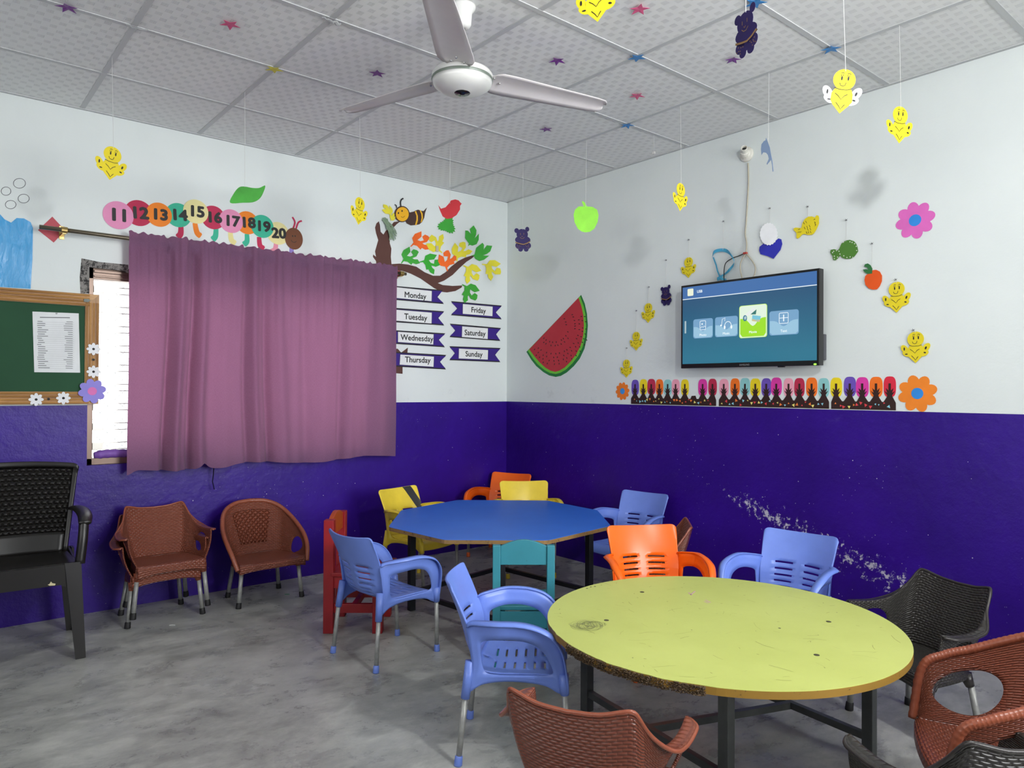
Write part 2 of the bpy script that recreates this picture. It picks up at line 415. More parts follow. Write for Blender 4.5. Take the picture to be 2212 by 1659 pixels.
# ---- window with louvres, frame, mesh grille
M_FRAME = mat('bronze_window_frame', '#6b5a50', 0.35, metal=0.6)
M_SILV = mat('aluminium_clips', '#c3c0b8', 0.4, metal=0.5)
t = NT('louvre_glass'); t.b.inputs['Roughness'].default_value = 0.16; t.b.inputs['Transmission Weight'].default_value = 0.85
t.b.inputs['Base Color'].default_value = (0.9, 0.95, 0.97, 1); t.b.inputs['IOR'].default_value = 1.3
M_GLASS = t.m
win = bpy.data.objects.new('window_1', None); COL.objects.link(win); win.location = ((WX0+WX1)/2, 0.06, WZ0); win['kind'] = 'structure'; ORG['window_1'] = win.location.copy()
bm = bmesh.new()
for lo, hi in (((WX0, WZ0), (WX0+0.03, WZ1)), ((WX1-0.03, WZ0), (WX1, WZ1)), ((WX0, WZ1-0.07), (WX1, WZ1)), ((WX0, WZ0), (WX1, WZ0+0.035)), ((-2.05, WZ0), (-2.02, WZ1))):
    box(bm, (lo[0], 0.03, lo[1]), (hi[0], 0.11, hi[1]))
box(bm, (WX0+0.03, 0.02, WZ1-0.035), (WX1-0.03, 0.03, WZ1-0.02)); box(bm, (WX0+0.03, 0.022, WZ1-0.06), (WX1-0.03, 0.03, WZ1-0.05))
finish(bm, 'window_frame', M_FRAME, win, bevel=0.002)
def louvre(bm, z, x0, x1):
    M = Matrix.Translation((0, 0.07, z)) @ Matrix.Rotation(math.radians(-62), 4, 'X')
    box(bm, (x0, -0.055, -0.0025), (x1, 0.055, 0.0025), M)
for k in range(9):
    z = WZ0+0.10+k*0.108
    bm = bmesh.new(); louvre(bm, z, WX0+0.045, -2.07); louvre(bm, z, -2.0, WX1-0.045); finish(bm, 'pane', M_GLASS, win)
    bm = bmesh.new()
    for xa in (WX0+0.032, -2.075): box(bm, (xa, 0.03, z-0.016), (xa+0.05, 0.045, z+0.018))
    for dz in (-0.018, 0.018): box(bm, (WX0+0.03, 0.036, z+dz-0.002), (WX1-0.03, 0.042, z+dz+0.002))
    finish(bm, 'clip', M_SILV, win)
bm = bmesh.new()      # diamond safety grille outside
g0 = WX0
for k in range(40):
    x = WX0-1.1+k*0.075
    for s in (1, -1):
        a = V(x, 0.12, WZ0) if s > 0 else V(x+1.09, 0.12, WZ0); b = V(x+1.09, 0.12, WZ1) if s > 0 else V(x, 0.12, WZ1)
        def clipx(a, b):
            d = b-a; t0, t1 = 0.0, 1.0
            if abs(d.x) < 1e-9: return None
            ta, tb = (WX0-a.x)/d.x, (WX1-a.x)/d.x
            t0, t1 = max(t0, min(ta, tb)), min(t1, max(ta, tb))
            return (a+d*t0, a+d*t1) if t1-t0 > 0.02 else None
        r = clipx(a, b)
        if r: tube(bm, r, 0.0013, 4)
finish(bm, 'grille', M_SILV, win)
M_PLAST = worn_mat('broken_plaster_edge', '#8a8783', '#2b2a2a', lo=0.50, rough=0.9, stretch=(9, 9, 9))
q = [Lp(*p) for p in ((176, 558), (215, 566), (277, 572), (277, 590), (262, 585), (193, 577), (193, 634), (174, 634), (172, 600))]
o = cutout('trim_1', LF, q, M_PLAST, None, 0.0, 0.0015); o['kind'] = 'structure'
bm = bmesh.new()
pts = spline([V(-2.90, 0.045, 0.85), V(-2.82, 0.04, 0.856), V(-2.7, 0.045, 0.852), V(-2.5, 0.04, 0.857), V(-2.3, 0.045, 0.85)], 8, False)
tube(bm, pts, [0.014+0.010*min(1, i/3)+0.002*math.sin(i*2.1) for i in range(len(pts))], 14)
o = finish(bm, 'cloth_roll', mat('purple_cloth', '#7a50a8', 0.55, var=0.3, bump=0.5, bscale=30), smooth=True)
tag(o, 'purple wrapped roll lying on the window sill below the louvres', 'cloth')

# ================================================================ CURTAIN, ROD
M_ROD = mat('bronze_curtain_rod', '#7d7463', 0.28, metal=0.85)
YR = -0.090
rl = at(85, 490, y=YR); rr = at(877, 592, y=YR); ZR = 0.5*(rl[2]+rr[2])
rod = thing('curtain_rod', (0.5*(rl[0]+rr[0]), YR, ZR), 'bronze metal curtain rod carrying the mauve curtain above the window', 'curtain rod')
bm = bmesh.new(); tube(bm, [(rl[0], YR, rl[2]), (rr[0], YR, rr[2])], 0.0115, 14); finish(bm, 'pole', M_ROD, rod, smooth=True)
for xb in (rl[0]+0.11, rr[0]-0.035):
    bm = bmesh.new(); zb = rl[2]+(rr[2]-rl[2])*(xb-rl[0])/(rr[0]-rl[0])
    box(bm, (xb-0.012, -0.006, zb-0.035), (xb+0.012, 0, zb+0.035)); box(bm, (xb-0.009, YR-0.002, zb-0.02), (xb+0.009, -0.006, zb-0.012))
    tube(bm, [(xb-0.014, YR, zb), (xb+0.014, YR, zb)], 0.0165, 12)
    finish(bm, 'bracket', mat('brass_bracket', '#b39a62', 0.3, metal=0.9), rod, bevel=0.001)
for (c, w, lab) in (((112, 496), 28, 'crimson paper diamond behind the left end of the curtain rod'), ((852, 588), 16, 'red paper diamond behind the right end of the curtain rod')):
    q = [Lp(*p) for p in ((c[0]+1, c[1]-w), (c[0]+w+1, c[1]+2), (c[0]+4, c[1]+w), (c[0]-w-2, c[1]+1))]
    tag(cutout('paper_diamond', LF, q, paper('#b8505a'), None, 0.0004, 0.0008), lab, 'paper decoration')

bm = bmesh.new(); uvl = bm.loops.layers.uv.new('UVMap')
NX, NZ = 260, 60
tl = at(278, 507, y=YR); tr_ = at(857, 580, y=YR)
folds = [(0.0, 0.0)]
def cur_depth(s, t):
    # s 0..1 across, t 0 (top) .. 1 (bottom)
    g = 0.013*math.sin(s*2*PI*23+1.3*math.sin(s*9))*math.exp(-t*5)+0.004*math.sin(s*2*PI*57+2*math.sin(s*5))*math.exp(-t*6)
    d = 0.0
    for c, w, a in ((0.118, 0.010, -0.060), (0.15, 0.016, 0.062), (0.20, 0.009, -0.055), (0.232, 0.018, 0.052), (0.31, 0.03, 0.020), (0.388, 0.011, -0.035), (0.418, 0.016, 0.040), (0.462, 0.013, -0.050), (0.51, 0.025, 0.034), (0.60, 0.022, -0.026), (0.67, 0.03, 0.022), (0.745, 0.014, -0.028), (0.79, 0.022, 0.022), (0.87, 0.02, -0.018), (0.93, 0.03, 0.020)):
        ss = s-0.01*math.sin(t*3+c*9); d += a*math.exp(-((ss-c)/w)**2)
    return -(g+d*min(1, 0.45+t*1.0))
V_ = []
for j in range(NZ+1):
    t = j/NZ; row = []
    for i in range(NX+1):
        s = i/NX
        x = tl[0]+(tr_[0]-tl[0])*s + (0.012*t*(0.5-s)) + 0.006*math.sin(t*5+s*4)*t
        zt = tl[2]+(tr_[2]-tl[2])*s+0.018+0.005*math.sin(s*2*PI*31)+0.003*math.sin(s*2*PI*47+1)
        zb = 0.768-0.012*s+0.012*math.sin(s*2*PI*2.1+2.6)-0.03*math.exp(-(s/0.02)**2)+0.03*math.exp(-((s-0.235)/0.018)**2)-0.014*math.exp(-((s-0.3)/0.05)**2)
        z = zt+(zb-zt)*t; y = YR-0.004+cur_depth(s, t)
        if abs(z-ZR) < 0.03: y = min(y, YR-0.0135)
        y = min(y, -0.030)
        row.append(bm.verts.new((x, y, z)))
    V_.append(row)
for j in range(NZ):
    for i in range(NX):
        f = bm.faces.new((V_[j][i], V_[j+1][i], V_[j+1][i+1], V_[j][i+1]))
        for lp, (a, b) in zip(f.loops, ((i, j), (i, j+1), (i+1, j+1), (i+1, j))): lp[uvl].uv = (a/NX*1.72, b/NZ*1.31)
o = finish(bm, 'curtain', curtain_mat(), smooth=True)
tag(o, 'mauve pink cloth curtain gathered on the rod over the window', 'curtain')
bm = bmesh.new(); p = [at(u, v, y=-0.05) for u, v in ((462, 1003), (461, 1025), (459, 1040), (463, 1057))]
tube(bm, [tuple(k) for k in p], 0.008, 8, flat=0.3)
tag(finish(bm, 'fabric_strap', mat('navy_strap', '#16133a', 0.8)), 'dark navy strap dangling below the hem of the curtain', 'strap')

# ================================================================ NOTICE BOARD (left)
bx1, bz1 = at(215, 636, y=-0.03)[0], 1.728; bz0 = 1.135; bx0 = -4.15; fw = 0.066; YD = -0.012
M_PINE = wood_mat('pine_frame', '#b98a4e', '#8a5f30', 'X'); M_PINEV = wood_mat('pine_frame_upright', '#b98a4e', '#8a5f30', 'Z')
bd = thing('notice_board', ((bx0+bx1)/2, 0, bz0), 'green notice board in a ridged pine frame beside the window', 'notice board')
boxo('board_face', (bx0+0.02, -0.016, bz0+0.02), (bx1-0.02, -0.004, bz1-0.02), mat('green_board_felt', '#1f4a30', 0.85, var=0.12, vscale=3), bd)
def frame_rail(pts, m, ax):
    bm = bmesh.new(); plate(bm, LF, pts, 0.004, 0.020)
    x0, x1 = min(p[0] for p in pts), max(p[0] for p in pts); z0, z1 = min(p[1] for p in pts), max(p[1] for p in pts)
    for k in range(4):
        f = (k+0.5)/4
        if ax == 'x': z = z0+(z1-z0)*f; tube(bm, [(x0+0.02+fw*0.4, -0.024, z), (x1-0.02-fw*0.4, -0.024, z)], 0.006, 8)
        else: x = x0+(x1-x0)*f; tube(bm, [(x, -0.024, z0+0.02+fw*0.4), (x, -0.024, z1-0.02-fw*0.4)], 0.006, 8)
    return finish(bm, 'frame_rail', m, bd)
frame_rail([(bx0, bz1), (bx1, bz1), (bx1-fw, bz1-fw), (bx0+fw, bz1-fw)], M_PINE, 'x')
frame_rail([(bx0, bz0), (bx1, bz0), (bx1-fw, bz0+fw), (bx0+fw, bz0+fw)], M_PINE, 'x')
frame_rail([(bx1, bz0), (bx1, bz1), (bx1-fw, bz1-fw), (bx1-fw, bz0+fw)], M_PINEV, 'z')
frame_rail([(bx0, bz0), (bx0, bz1), (bx0+fw, bz1-fw), (bx0+fw, bz0+fw)], M_PINEV, 'z')
DF = 0.0315
q = [Lp(u, v, 0.017) for u, v in ((70, 673), (170, 677), (173, 805), (74, 804))]
pp = thing('notice_sheet', (q[0][0], -0.017, q[2][1]), 'white printed sheet pinned on the green notice board', 'paper')
cutout('sheet', LF, q, paper('#dcdfe0'), pp, 0.017, 0.0006)
bm = bmesh.new(); bm2 = bmesh.new()
for k in range(23):
    v = 694+k*4.55; x0 = 80+random.uniform(0, 3)
    stroke(bm, LF, [Lp(x0, v, 0.017), Lp(x0+random.uniform(8, 26), v+0.3, 0.017)], 0.0032, 0.0178)
    stroke(bm, LF, [Lp(143+random.uniform(-6, 4), v+1, 0.017), Lp(157, v+1.4, 0.017)], 0.0028, 0.0178)
    stroke(bm2, LF, [Lp(x0, v+1.8, 0.017), Lp(160, v+3, 0.017)], 0.0008, 0.0178)
stroke(bm, LF, [Lp(86, 685.5, 0.017), Lp(151, 686.5, 0.017)], 0.0045, 0.0178)
finish(bm, 'print', mat('grey_print', '#6d7072', 0.7), pp); finish(bm2, 'ruled_lines', mat('light_print', '#a9acae', 0.7), pp)
bm = bmesh.new(); lathe(bm, [(0.004, 0), (0.004, 0.003), (0.001, 0.006)], Matrix.Translation(V(*at(122, 677, y=-0.0178))) @ Matrix.Rotation(PI/2, 4, 'X'), 12); finish(bm, 'pin', mat('steel_pin', '#b5b8ba', 0.3, metal=0.9), pp)
# paper flowers
def flower(F, P, c, r, n, petal, middle, mr, label, name='paper_flower', d=0.001, group='paper flowers', rot=0.0, petal_w=0.42):
    cx, cy = P(*c); o3 = F.p((cx, cy), d); t_ = thing(name, o3, label, 'paper flower', group)
    bm = bmesh.new()
    for k in range(n):
        a = rot+2*PI*k/n; plate(bm, F, ell(cx+math.cos(a)*r*0.62, cy+math.sin(a)*r*0.62, r*0.40, r*petal_w*0.8*8/n*0.9, 18, a), d+0.00006*k, 0.0004)
    plate(bm, F, ell(cx, cy, r*0.45, r*0.45, 20), d+0.0006, 0.0005); finish(bm, 'petals', paper(petal), t_)
    bm = bmesh.new(); plate(bm, F, ell(cx, cy, mr, mr, 22), d+0.0014, 0.0005); finish(bm, 'flower_centre', paper(middle), t_); return t_
Lb = lambda u, v: Lp(u, v, DF)
for c, lab in (((202, 754), 'small white paper flower highest on the board frame'), ((202, 803), 'white paper flower on the frame just above the lilac flower'), ((137, 860), 'white paper flower on the bottom rail nearest the lilac flower'), ((78, 863), 'white paper flower on the bottom rail farthest from the window')):
    flower(LF, Lb, c, 0.033, 8, '#e6e8ea', '#1a1a1a', 0.0065, lab, d=DF, group='white paper flowers on the board frame', petal_w=0.36)
flower(LF, Lb, (199, 845), 0.066, 8, '#8f85d6', '#d873b4', 0.022, 'lilac paper flower with pink centre at the board corner', d=DF+0.003, rot=0.2)
for c, lab in (((202, 777), 'black paper dot on the upright rail between white flowers'), ((105, 862), 'black paper dot on the bottom rail between white flowers')):
    cx, cy = Lb(*c); tag(cutout('paper_dot', LF, ell(cx, cy, 0.0065, 0.0065, 16), mat('black_paper', '#1b1a19', 0.7), None, DF, 0.0006), lab, 'paper decoration', 'black dots on the board frame')
cx, cy = Lb(187, 649); tag(cutout('tape_scrap', LF, [(cx-0.014, cy-0.008), (cx+0.008, cy-0.009), (cx+0.018, cy+0.002), (cx+0.009, cy+0.009), (cx-0.012, cy+0.008)], mat('dark_tape', '#3b4a42', 0.4), None, DF, 0.001), 'scrap of dark tape on the top corner of the board frame', 'tape')
# blue foil sheet, pencil circles
q = [Lp(*p) for p in ((-60, 455), (0, 463), (10, 474), (24, 481), (36, 471), (52, 472), (66, 480), (71, 492), (70, 560), (66, 624), (0, 620), (-60, 614))]
t = NT('blue_foil'); co = t.coord('Object'); t.b.inputs['Base Color'].default_value = lin('#3f9cd6'); t.b.inputs['Roughness'].default_value = 0.25
t.bump(t.noise(1.0, 6, 0.6, t.mapping(co, (16, 16, 5)), 1.5), 0.9, 0.012)
tag(cutout('foil_sheet', LF, [p for p in q], t.m, None, 0.001, 0.001), 'shiny blue foil cloud shape stuck on the wall above the board', 'foil decoration')
for c, rx, ry, lab in (((42, 396), 13, 10.5, 'pencil circle on the wall, uppermost of four'), ((13, 413), 10.5, 9, 'pencil circle on the wall nearest the photo edge'), ((51, 429), 12, 9.5, 'pencil circle on the wall, widest of the lower pair'), ((23, 442), 11.5, 9, 'pencil circle on the wall, lowest of four')):
    bm = bmesh.new(); stroke(bm, LF, [Lp(*k) for k in ell(c[0], c[1], rx, ry, 28)], 0.0028, 0.0002, closed=True)
    tag(finish(bm, 'drawn_circle', mat('pencil_line', '#5b5f62', 0.8)), lab, 'drawing', 'pencil circles above the foil')

# ================================================================ CATERPILLAR
k1 = lambda x, y: (x/3.16, 300+y/3.16)
def L1(x, y): return Lp(*k1(x, y))
def L1r(r): return r/3.16   # px
PXM = lambda c, r: abs(L1(c[0]+r, c[1])[0]-L1(c[0]-r, c[1])[0])/2
cat = thing('paper_caterpillar', LF.p(L1(1400, 560), 0.001), 'paper caterpillar of coloured discs numbered 11 to 20 above the curtain', 'paper caterpillar')
legs = [((1235, 590), (1233, 645), (1212, 672), '#b8284f'), ((1330, 575), (1345, 640), (1372, 664), '#e8801f'), ((1475, 610), (1470, 665), (1448, 688), '#36b08f'), ((1572, 635), (1580, 690), (1608, 714), '#e2d894'), ((1685, 650), (1685, 700), (1662, 722), '#36b08f'), ((1768, 670), (1775, 728), (1803, 751), '#b8284f'), ((1884, 715), (1877, 755), (1848, 774), '#e08fa4'), ((1990, 745), (1990, 790), (1990, 812), '#8d7cc2')]
for a, b, c, colr in legs:
    bm = bmesh.new(); w = 0.030; A, B, Cc = L1(*a), L1(*b), L1(*c)
    pts = [tuple(v) for v in spline([V(*A), V(*B), V(*Cc)], 8, False)]
    P = [Vector(q) for q in pts]; Lq, Rq = [], []
    for i in range(len(P)):
        dv = (P[min(i+1, len(P)-1)]-P[max(i-1, 0)]).normalized(); nn = Vector((-dv.y, dv.x))*w/2*(0.9+0.35*(i/len(P)))*(1 if i < len(P)-2 else 0.7)
        Lq.append(P[i]+nn); Rq.append(P[i]-nn)
    plate(bm, LF, Lq+Rq[::-1], 0.0004, 0.0006); finish(bm, 'foot', paper(colr), cat)
D = [(807, 522, 95, '#dc8cb4', '11'), (947, 507, 88, '#b4254b', '12'), (1085, 518, 82, '#e8801f', '13'), (1217, 521, 82, '#36b08f', '14'), (1336, 497, 82, '#e6dc9e', '15'), (1455, 537, 80, '#b8284f', '16'), (1577, 562, 80, '#dc8cb0', '17'), (1687, 573, 78, '#e8801f', '18'), (1790, 598, 78, '#36b08f', '19'), (1897, 645, 77, '#e6dc9e', '20')]
zo = {0: 0.0024, 1: 0.0016, 2: 0.0024, 3: 0.0016, 4: 0.0032, 5: 0.0016, 6: 0.0024, 7: 0.0016, 8: 0.0024, 9: 0.0016}
for i, (x, y, r, colr, num) in enumerate(D):
    cx, cy = L1(x, y); rr_ = abs(L1(x, y+r)[1]-L1(x, y-r)[1])/2
    o = cutout('disc', LF, ell(cx, cy, rr_*1.0, rr_, 36), paper(colr), cat, zo[i], 0.0007)
    tx, ty = L1(x+ (0 if i else 0)+5, y+3); label_text('number', num, LF, (tx, ty), rr_*1.22, M_INK, cat, 0.0046, bold=0.0042, rot=(0.06 if i % 2 else 0.02), sx=1.08)
cx, cy = L1(2005, 682); cutout('caterpillar_head', LF, ell(cx, cy, 0.060, 0.070, 32), paper('#6f4229'), cat, 0.0030, 0.0007)
bm = bmesh.new(); stroke(bm, LF, [L1(1985, 690), L1(1993, 703), L1(2008, 708), L1(2022, 700)], 0.003, 0.0039)
for ex in ((1996, 664), (2013, 664)): plate(bm, LF, ell(*L1(*ex), 0.0042, 0.0058, 10), 0.0038, 0.0002)
finish(bm, 'caterpillar_face', M_INK, cat)
for a in (((1998, 618), (2012, 570), (1995, 534)), ((2018, 620), (2035, 572), (2060, 560))):
    bm = bmesh.new(); stroke(bm, LF, [tuple(v) for v in spline([V(*L1(*q)) for q in a], 6, False)], 0.011, 0.0022); finish(bm, 'antenna', paper('#b8284f'), cat)

# ================================================================ TREE ART ON THE LEFT WALL
def L2(x, y, d=0.0): return Lp(700+x/3.318, 350+y/3.318, d)
tree = thing('paper_tree', LF.p(L2(430, 700), 0.001), 'brown paper tree trunk with a long curved branch beside the curtain', 'paper tree')
BRN = paper('#583730')
trunk = [(365, 470), (375, 440), (392, 425), (400, 450), (405, 500), (425, 520), (440, 495), (460, 480), (500, 430), (548, 424), (520, 446), (495, 472), (472, 520), (470, 580), (482, 620), (478, 680), (484, 740), (485, 900), (480, 1500), (380, 1500), (378, 770), (372, 710), (350, 680), (352, 663), (372, 680), (365, 640), (378, 595), (388, 560), (372, 510)]
cutout('trunk', LF, [L2(*p) for p in trunk], BRN, tree, 0.0005, 0.0007)
branch = [(475, 732), (540, 728), (600, 735), (660, 750), (720, 790), (780, 815), (830, 815), (870, 790), (910, 750), (960, 710), (1010, 685), (1060, 670), (1082, 668), (1060, 690), (1020, 715), (970, 760), (920, 810), (860, 850), (815, 868), (850, 882), (920, 888), (990, 885), (985, 900), (940, 925), (880, 935), (840, 930), (790, 905), (740, 870), (690, 835), (620, 800), (560, 780), (475, 775)]
cutout('branch', LF, [L2(*p) for p in branch], BRN, tree, 0.0013, 0.0007)
root_ = [(470, 1340), (527, 1338), (552, 1366), (600, 1330), (594, 1392), (590, 1440), (562, 1470), (562, 1518), (470, 1510)]
cutout('root', LF, [L2(*p) for p in root_], BRN, tree, 0.0013, 0.0007)
LA = [(617, 605), (640, 577), (630, 545), (650, 515), (697, 497), (697, 535), (668, 560), (690, 568), (714, 562), (702, 535), (722, 520), (745, 530), (756, 545), (735, 574), (703, 582), (716, 592), (740, 596), (753, 626), (724, 629), (700, 616), (690, 628), (665, 602), (640, 594), (622, 609)]
LBp = [(1026, 605), (1035, 584), (1008, 545), (1012, 490), (1030, 492), (1052, 517), (1044, 480), (1072, 455), (1091, 490), (1088, 520), (1077, 547), (1108, 515), (1105, 560), (1090, 590), (1060, 600), (1040, 594)]
LC = []
for k in range(44):
    a = 2*PI*k/44; r = (62 if k % 2 else 50)*(1-0.25*math.cos(a*3+0.6)*0.9); LC.append((880+r*math.cos(a), 455+r*0.95*math.sin(a)))
LEAFN = [0]
def leaf(kind, stem, cen, colr, label, sc=1.0):
    LEAFN[0] += 1
    base, bs, bc = {'A': (LA, (617, 605), (690, 565)), 'B': (LBp, (1026, 605), (1060, 540)), 'C': (LC, (828, 500), (880, 455))}[kind]
    bv = complex(bs[0]-bc[0], bs[1]-bc[1]); nv = complex(stem[0]-cen[0], stem[1]-cen[1]); r = nv/bv; r = r/abs(r)*sc
    pts = []
    for p in base:
        z = complex(p[0]-bc[0], p[1]-bc[1])*r; pts.append(L2(cen[0]+z.real, cen[1]+z.imag))
    tag(cutout('paper_leaf', LF, pts, paper(colr), None, 0.0021+0.0004*LEAFN[0], 0.0003), label, 'paper leaf', 'paper leaves around the branch')
GR, YE, OR = '#3fa53a', '#e3d83a', '#f26a22'
leaf('A', (617, 605), (690, 565), OR, 'orange lobed paper leaf highest on the wall')
leaf('A', (845, 655), (797, 585), YE, 'yellow lobed paper leaf touching the upper orange leaf')
leaf('A', (543, 730), (615, 675), GR, 'green lobed paper leaf just right of the trunk')
leaf('A', (685, 715), (765, 720), '#36a832', 'bright green paper leaf over the middle of the branch')
leaf('A', (880, 782), (878, 700), OR, 'orange lobed paper leaf standing on the branch fork')
leaf('A', (945, 718), (975, 635), YE, 'yellow paper leaf above the rising twig')
leaf('B', (1028, 605), (1060, 540), GR, 'green notched paper leaf, upper of the two big ones near the corner')
leaf('B', (1066, 668), (1128, 652), GR, 'green notched paper leaf at the tip of the rising twig', 1.05)
leaf('A', (995, 738), (1058, 795), YE, 'yellow paper leaf hanging below the rising twig')
leaf('A', (1140, 735), (1205, 765), YE, 'yellow paper leaf closest to the room corner')
leaf('A', (990, 878), (1045, 935), '#3c9f33', 'green paper leaf at the tip of the lower twig')
leaf('C', (828, 500), (880, 455), GR, 'jagged green paper leaf right under the red bird')
leaf('B', (478, 410), (455, 345), YE, 'yellow paper leaf on the top of the trunk', 0.62)
leaf('B', (470, 425), (488, 398), YE, 'small yellow paper leaf tucked beside the bee head', 0.4)
# bee
bee = thing('paper_bee', LF.p(L2(600, 380), 0.003), 'smiling brown and yellow paper bee on the trunk top', 'paper bee')
cutout('bee_body', LF, [L2(*p) for p in ((590, 335), (612, 362), (640, 356), (655, 348), (672, 342), (695, 350), (712, 352), (736, 326), (722, 365), (716, 400), (700, 432), (680, 448), (655, 452), (620, 455), (590, 440), (575, 415))], paper('#46302a'), bee, 0.003, 0.0007)
for s in (((648, 355), (660, 385), (660, 415), (650, 452), (660, 453), (670, 420), (670, 388), (658, 352)), ((682, 345), (694, 372), (697, 400), (690, 435), (699, 430), (707, 400), (704, 370), (692, 348))):
    cutout('stripe', LF, [L2(*p) for p in s], paper('#e9b42b'), bee, 0.0039, 0.0004)
cutout('bee_hood', LF, [L2(*k) for k in ell(556, 374, 55, 58, 30)], paper('#46302a'), bee, 0.0045, 0.0007)
cutout('bee_face', LF, [L2(*k) for k in ell(558, 375, 46, 51, 30)], paper('#eeb21f'), bee, 0.0055, 0.0006)
bm = bmesh.new(); stroke(bm, LF, [L2(*p) for p in ((548, 392), (560, 399), (572, 392), (576, 386))], 0.0025, 0.0063)
for e in ((530, 367), (556, 352)): plate(bm, LF, [L2(*k) for k in ell(e[0], e[1], 5, 7, 10)], 0.0062, 0.0003)
stroke(bm, LF, [tuple(v) for v in spline([V(*L2(*p)) for p in ((548, 320), (545, 290), (552, 270), (566, 262))], 5, False)], 0.010, 0.0058)
stroke(bm, LF, [L2(*p) for p in ((518, 330), (514, 312), (504, 306))], 0.008, 0.0058)
finish(bm, 'bee_markings', M_INK, bee)
# crumpled net tuft
bm = bmesh.new(); rnd = random.Random(3)
for k in range(26):
    x0, y0 = 425+rnd.uniform(-14, 20), 410+rnd.uniform(-6, 16); x1, y1 = 490+rnd.uniform(-25, 32), 545+rnd.uniform(-40, 30)
    pts = [LF.p(L2(x0+(x1-x0)*t+rnd.uniform(-9, 9), y0+(y1-y0)*t+rnd.uniform(-6, 6)), 0.008+0.02*math.sin(t*3)*rnd.random()+0.002) for t in (0, .2, .4, .6, .8, 1)]
    tube(bm, pts, 0.0028, 4)
tag(finish(bm, 'net_tuft', mat('pale_green_net', '#8fa58a', 0.5)), 'crumpled pale green netting tuft stuck on the trunk', 'netting')
bm = bmesh.new(); box(bm, (-0.012, -0.008, -0.022), (0.012, 0, 0.022)); 
for v in bm.verts: v.co += LF.p(L2(806, 622), 0.004)
tag(finish(bm, 'beige_clip', mat('beige_plastic', '#b9b39c', 0.5), bevel=0.003), 'small beige clip over the yellow leaf beside the orange one', 'clip')

# ---- day ribbons
M_RIB = paper('#33187c'); M_RIBB = mat('black_card', '#17131f', 0.6); M_CARD = paper('#e2e4e4')
def ribbon(day, outer, card, tc, label):
    c = L2(*tc); rb = thing('day_ribbon', LF.p(c, 0.001), label, 'paper ribbon sign', 'ribbons with the days of the week')
    P = [Vector(L2(*p)) for p in outer]; cutout('ribbon_border', LF, P, M_RIBB, rb, 0.0024, 0.0006)
    z1 = sum(p.y for p in P)/len(P)
    cutout('ribbon_band', LF, [(p.x+(0.004 if p.x < c[0] else -0.006), p.y+(-0.009 if p.y > z1 else 0.009) if abs(p.y-z1) > 0.03 else p.y) for p in P], M_RIB, rb, 0.0032, 0.0004)
    Q = [Vector(L2(*p)) for p in card]; cutout('card_edge', LF, [(p.x+(-0.003 if p.x < c[0] else 0.003), p.y+(0.003 if p.y > c[1] else -0.003)) for p in Q], M_RIBB, rb, 0.0037, 0.0003)
    cutout('card', LF, Q, M_CARD, rb, 0.0041, 0.0004)
    label_text('lettering', day, LF, (c[0], c[1]-0.002), 0.058, M_INK, rb, 0.0048, bold=0.0011, sx=1.0)
W_ = 430
ribbon('Monday', [(W_, 886), (525, 890), (850, 918), (812, 968), (858, 1018), (525, 990), (W_, 984)], [(500, 896), (770, 925), (768, 998), (500, 973)], (652, 957), 'purple ribbon sign reading Monday')
ribbon('Tuesday', [(W_, 1040), (530, 1047), (860, 1070), (818, 1118), (860, 1172), (530, 1150), (W_, 1143)], [(500, 1058), (770, 1080), (768, 1158), (500, 1136)], (655, 1112), 'purple ribbon sign reading Tuesday')
ribbon('Wednesday', [(W_, 1200), (530, 1207), (868, 1228), (822, 1275), (865, 1328), (530, 1305), (W_, 1298)], [(528, 1217), (783, 1235), (780, 1308), (528, 1290)], (665, 1262), 'purple ribbon sign reading Wednesday')
ribbon('Thursday', [(W_, 1355), (525, 1362), (875, 1383), (830, 1432), (873, 1487), (525, 1467), (W_, 1460)], [(545, 1380), (785, 1395), (782, 1468), (540, 1452)], (670, 1418), 'purple ribbon sign reading Thursday')
ribbon('Friday', [(908, 997), (1273, 1029), (1230, 1078), (1272, 1128), (908, 1098), (952, 1050)], [(993, 1018), (1206, 1037), (1204, 1105), (992, 1088)], (1104, 1063), 'purple ribbon sign reading Friday')
ribbon('Saturday', [(900, 1158), (1267, 1190), (1232, 1235), (1262, 1283), (898, 1255), (938, 1208)], [(988, 1178), (1172, 1192), (1170, 1269), (986, 1254)], (1080, 1226), 'purple ribbon sign reading Saturday')
ribbon('Sunday', [(897, 1320), (1264, 1333), (1225, 1382), (1262, 1435), (897, 1420), (935, 1370)], [(965, 1337), (1173, 1348), (1171, 1416), (963, 1408)], (1072, 1377), 'purple ribbon sign reading Sunday')

# ================================================================ WATERMELON (right wall)
def R3(x, y): return Rp(1080+x/3.19, 380+y/3.19)
wm = thing('paper_watermelon', RF.p(R3(420, 1100), 0.001), 'large red paper watermelon slice on the white wall near the corner', 'paper watermelon')
o1 = [(560, 820), (585, 880), (600, 950), (606, 1030), (600, 1110), (583, 1190), (550, 1260), (510, 1310), (460, 1355), (420, 1378), (385, 1385), (340, 1375), (300, 1352), (250, 1310), (215, 1265), (183, 1212)]
o2 = [(553, 829), (575, 890), (589, 950), (594, 1030), (588, 1105), (570, 1180), (540, 1240), (500, 1292), (455, 1335), (415, 1358), (385, 1365), (345, 1358), (308, 1338), (262, 1300), (228, 1258), (192, 1204)]
o3 = [(542, 840), (562, 895), (575, 955), (580, 1030), (575, 1100), (557, 1170), (528, 1228), (490, 1278), (448, 1320), (410, 1342), (382, 1350), (350, 1342), (315, 1322), (275, 1285), (240, 1245), (203, 1195)]
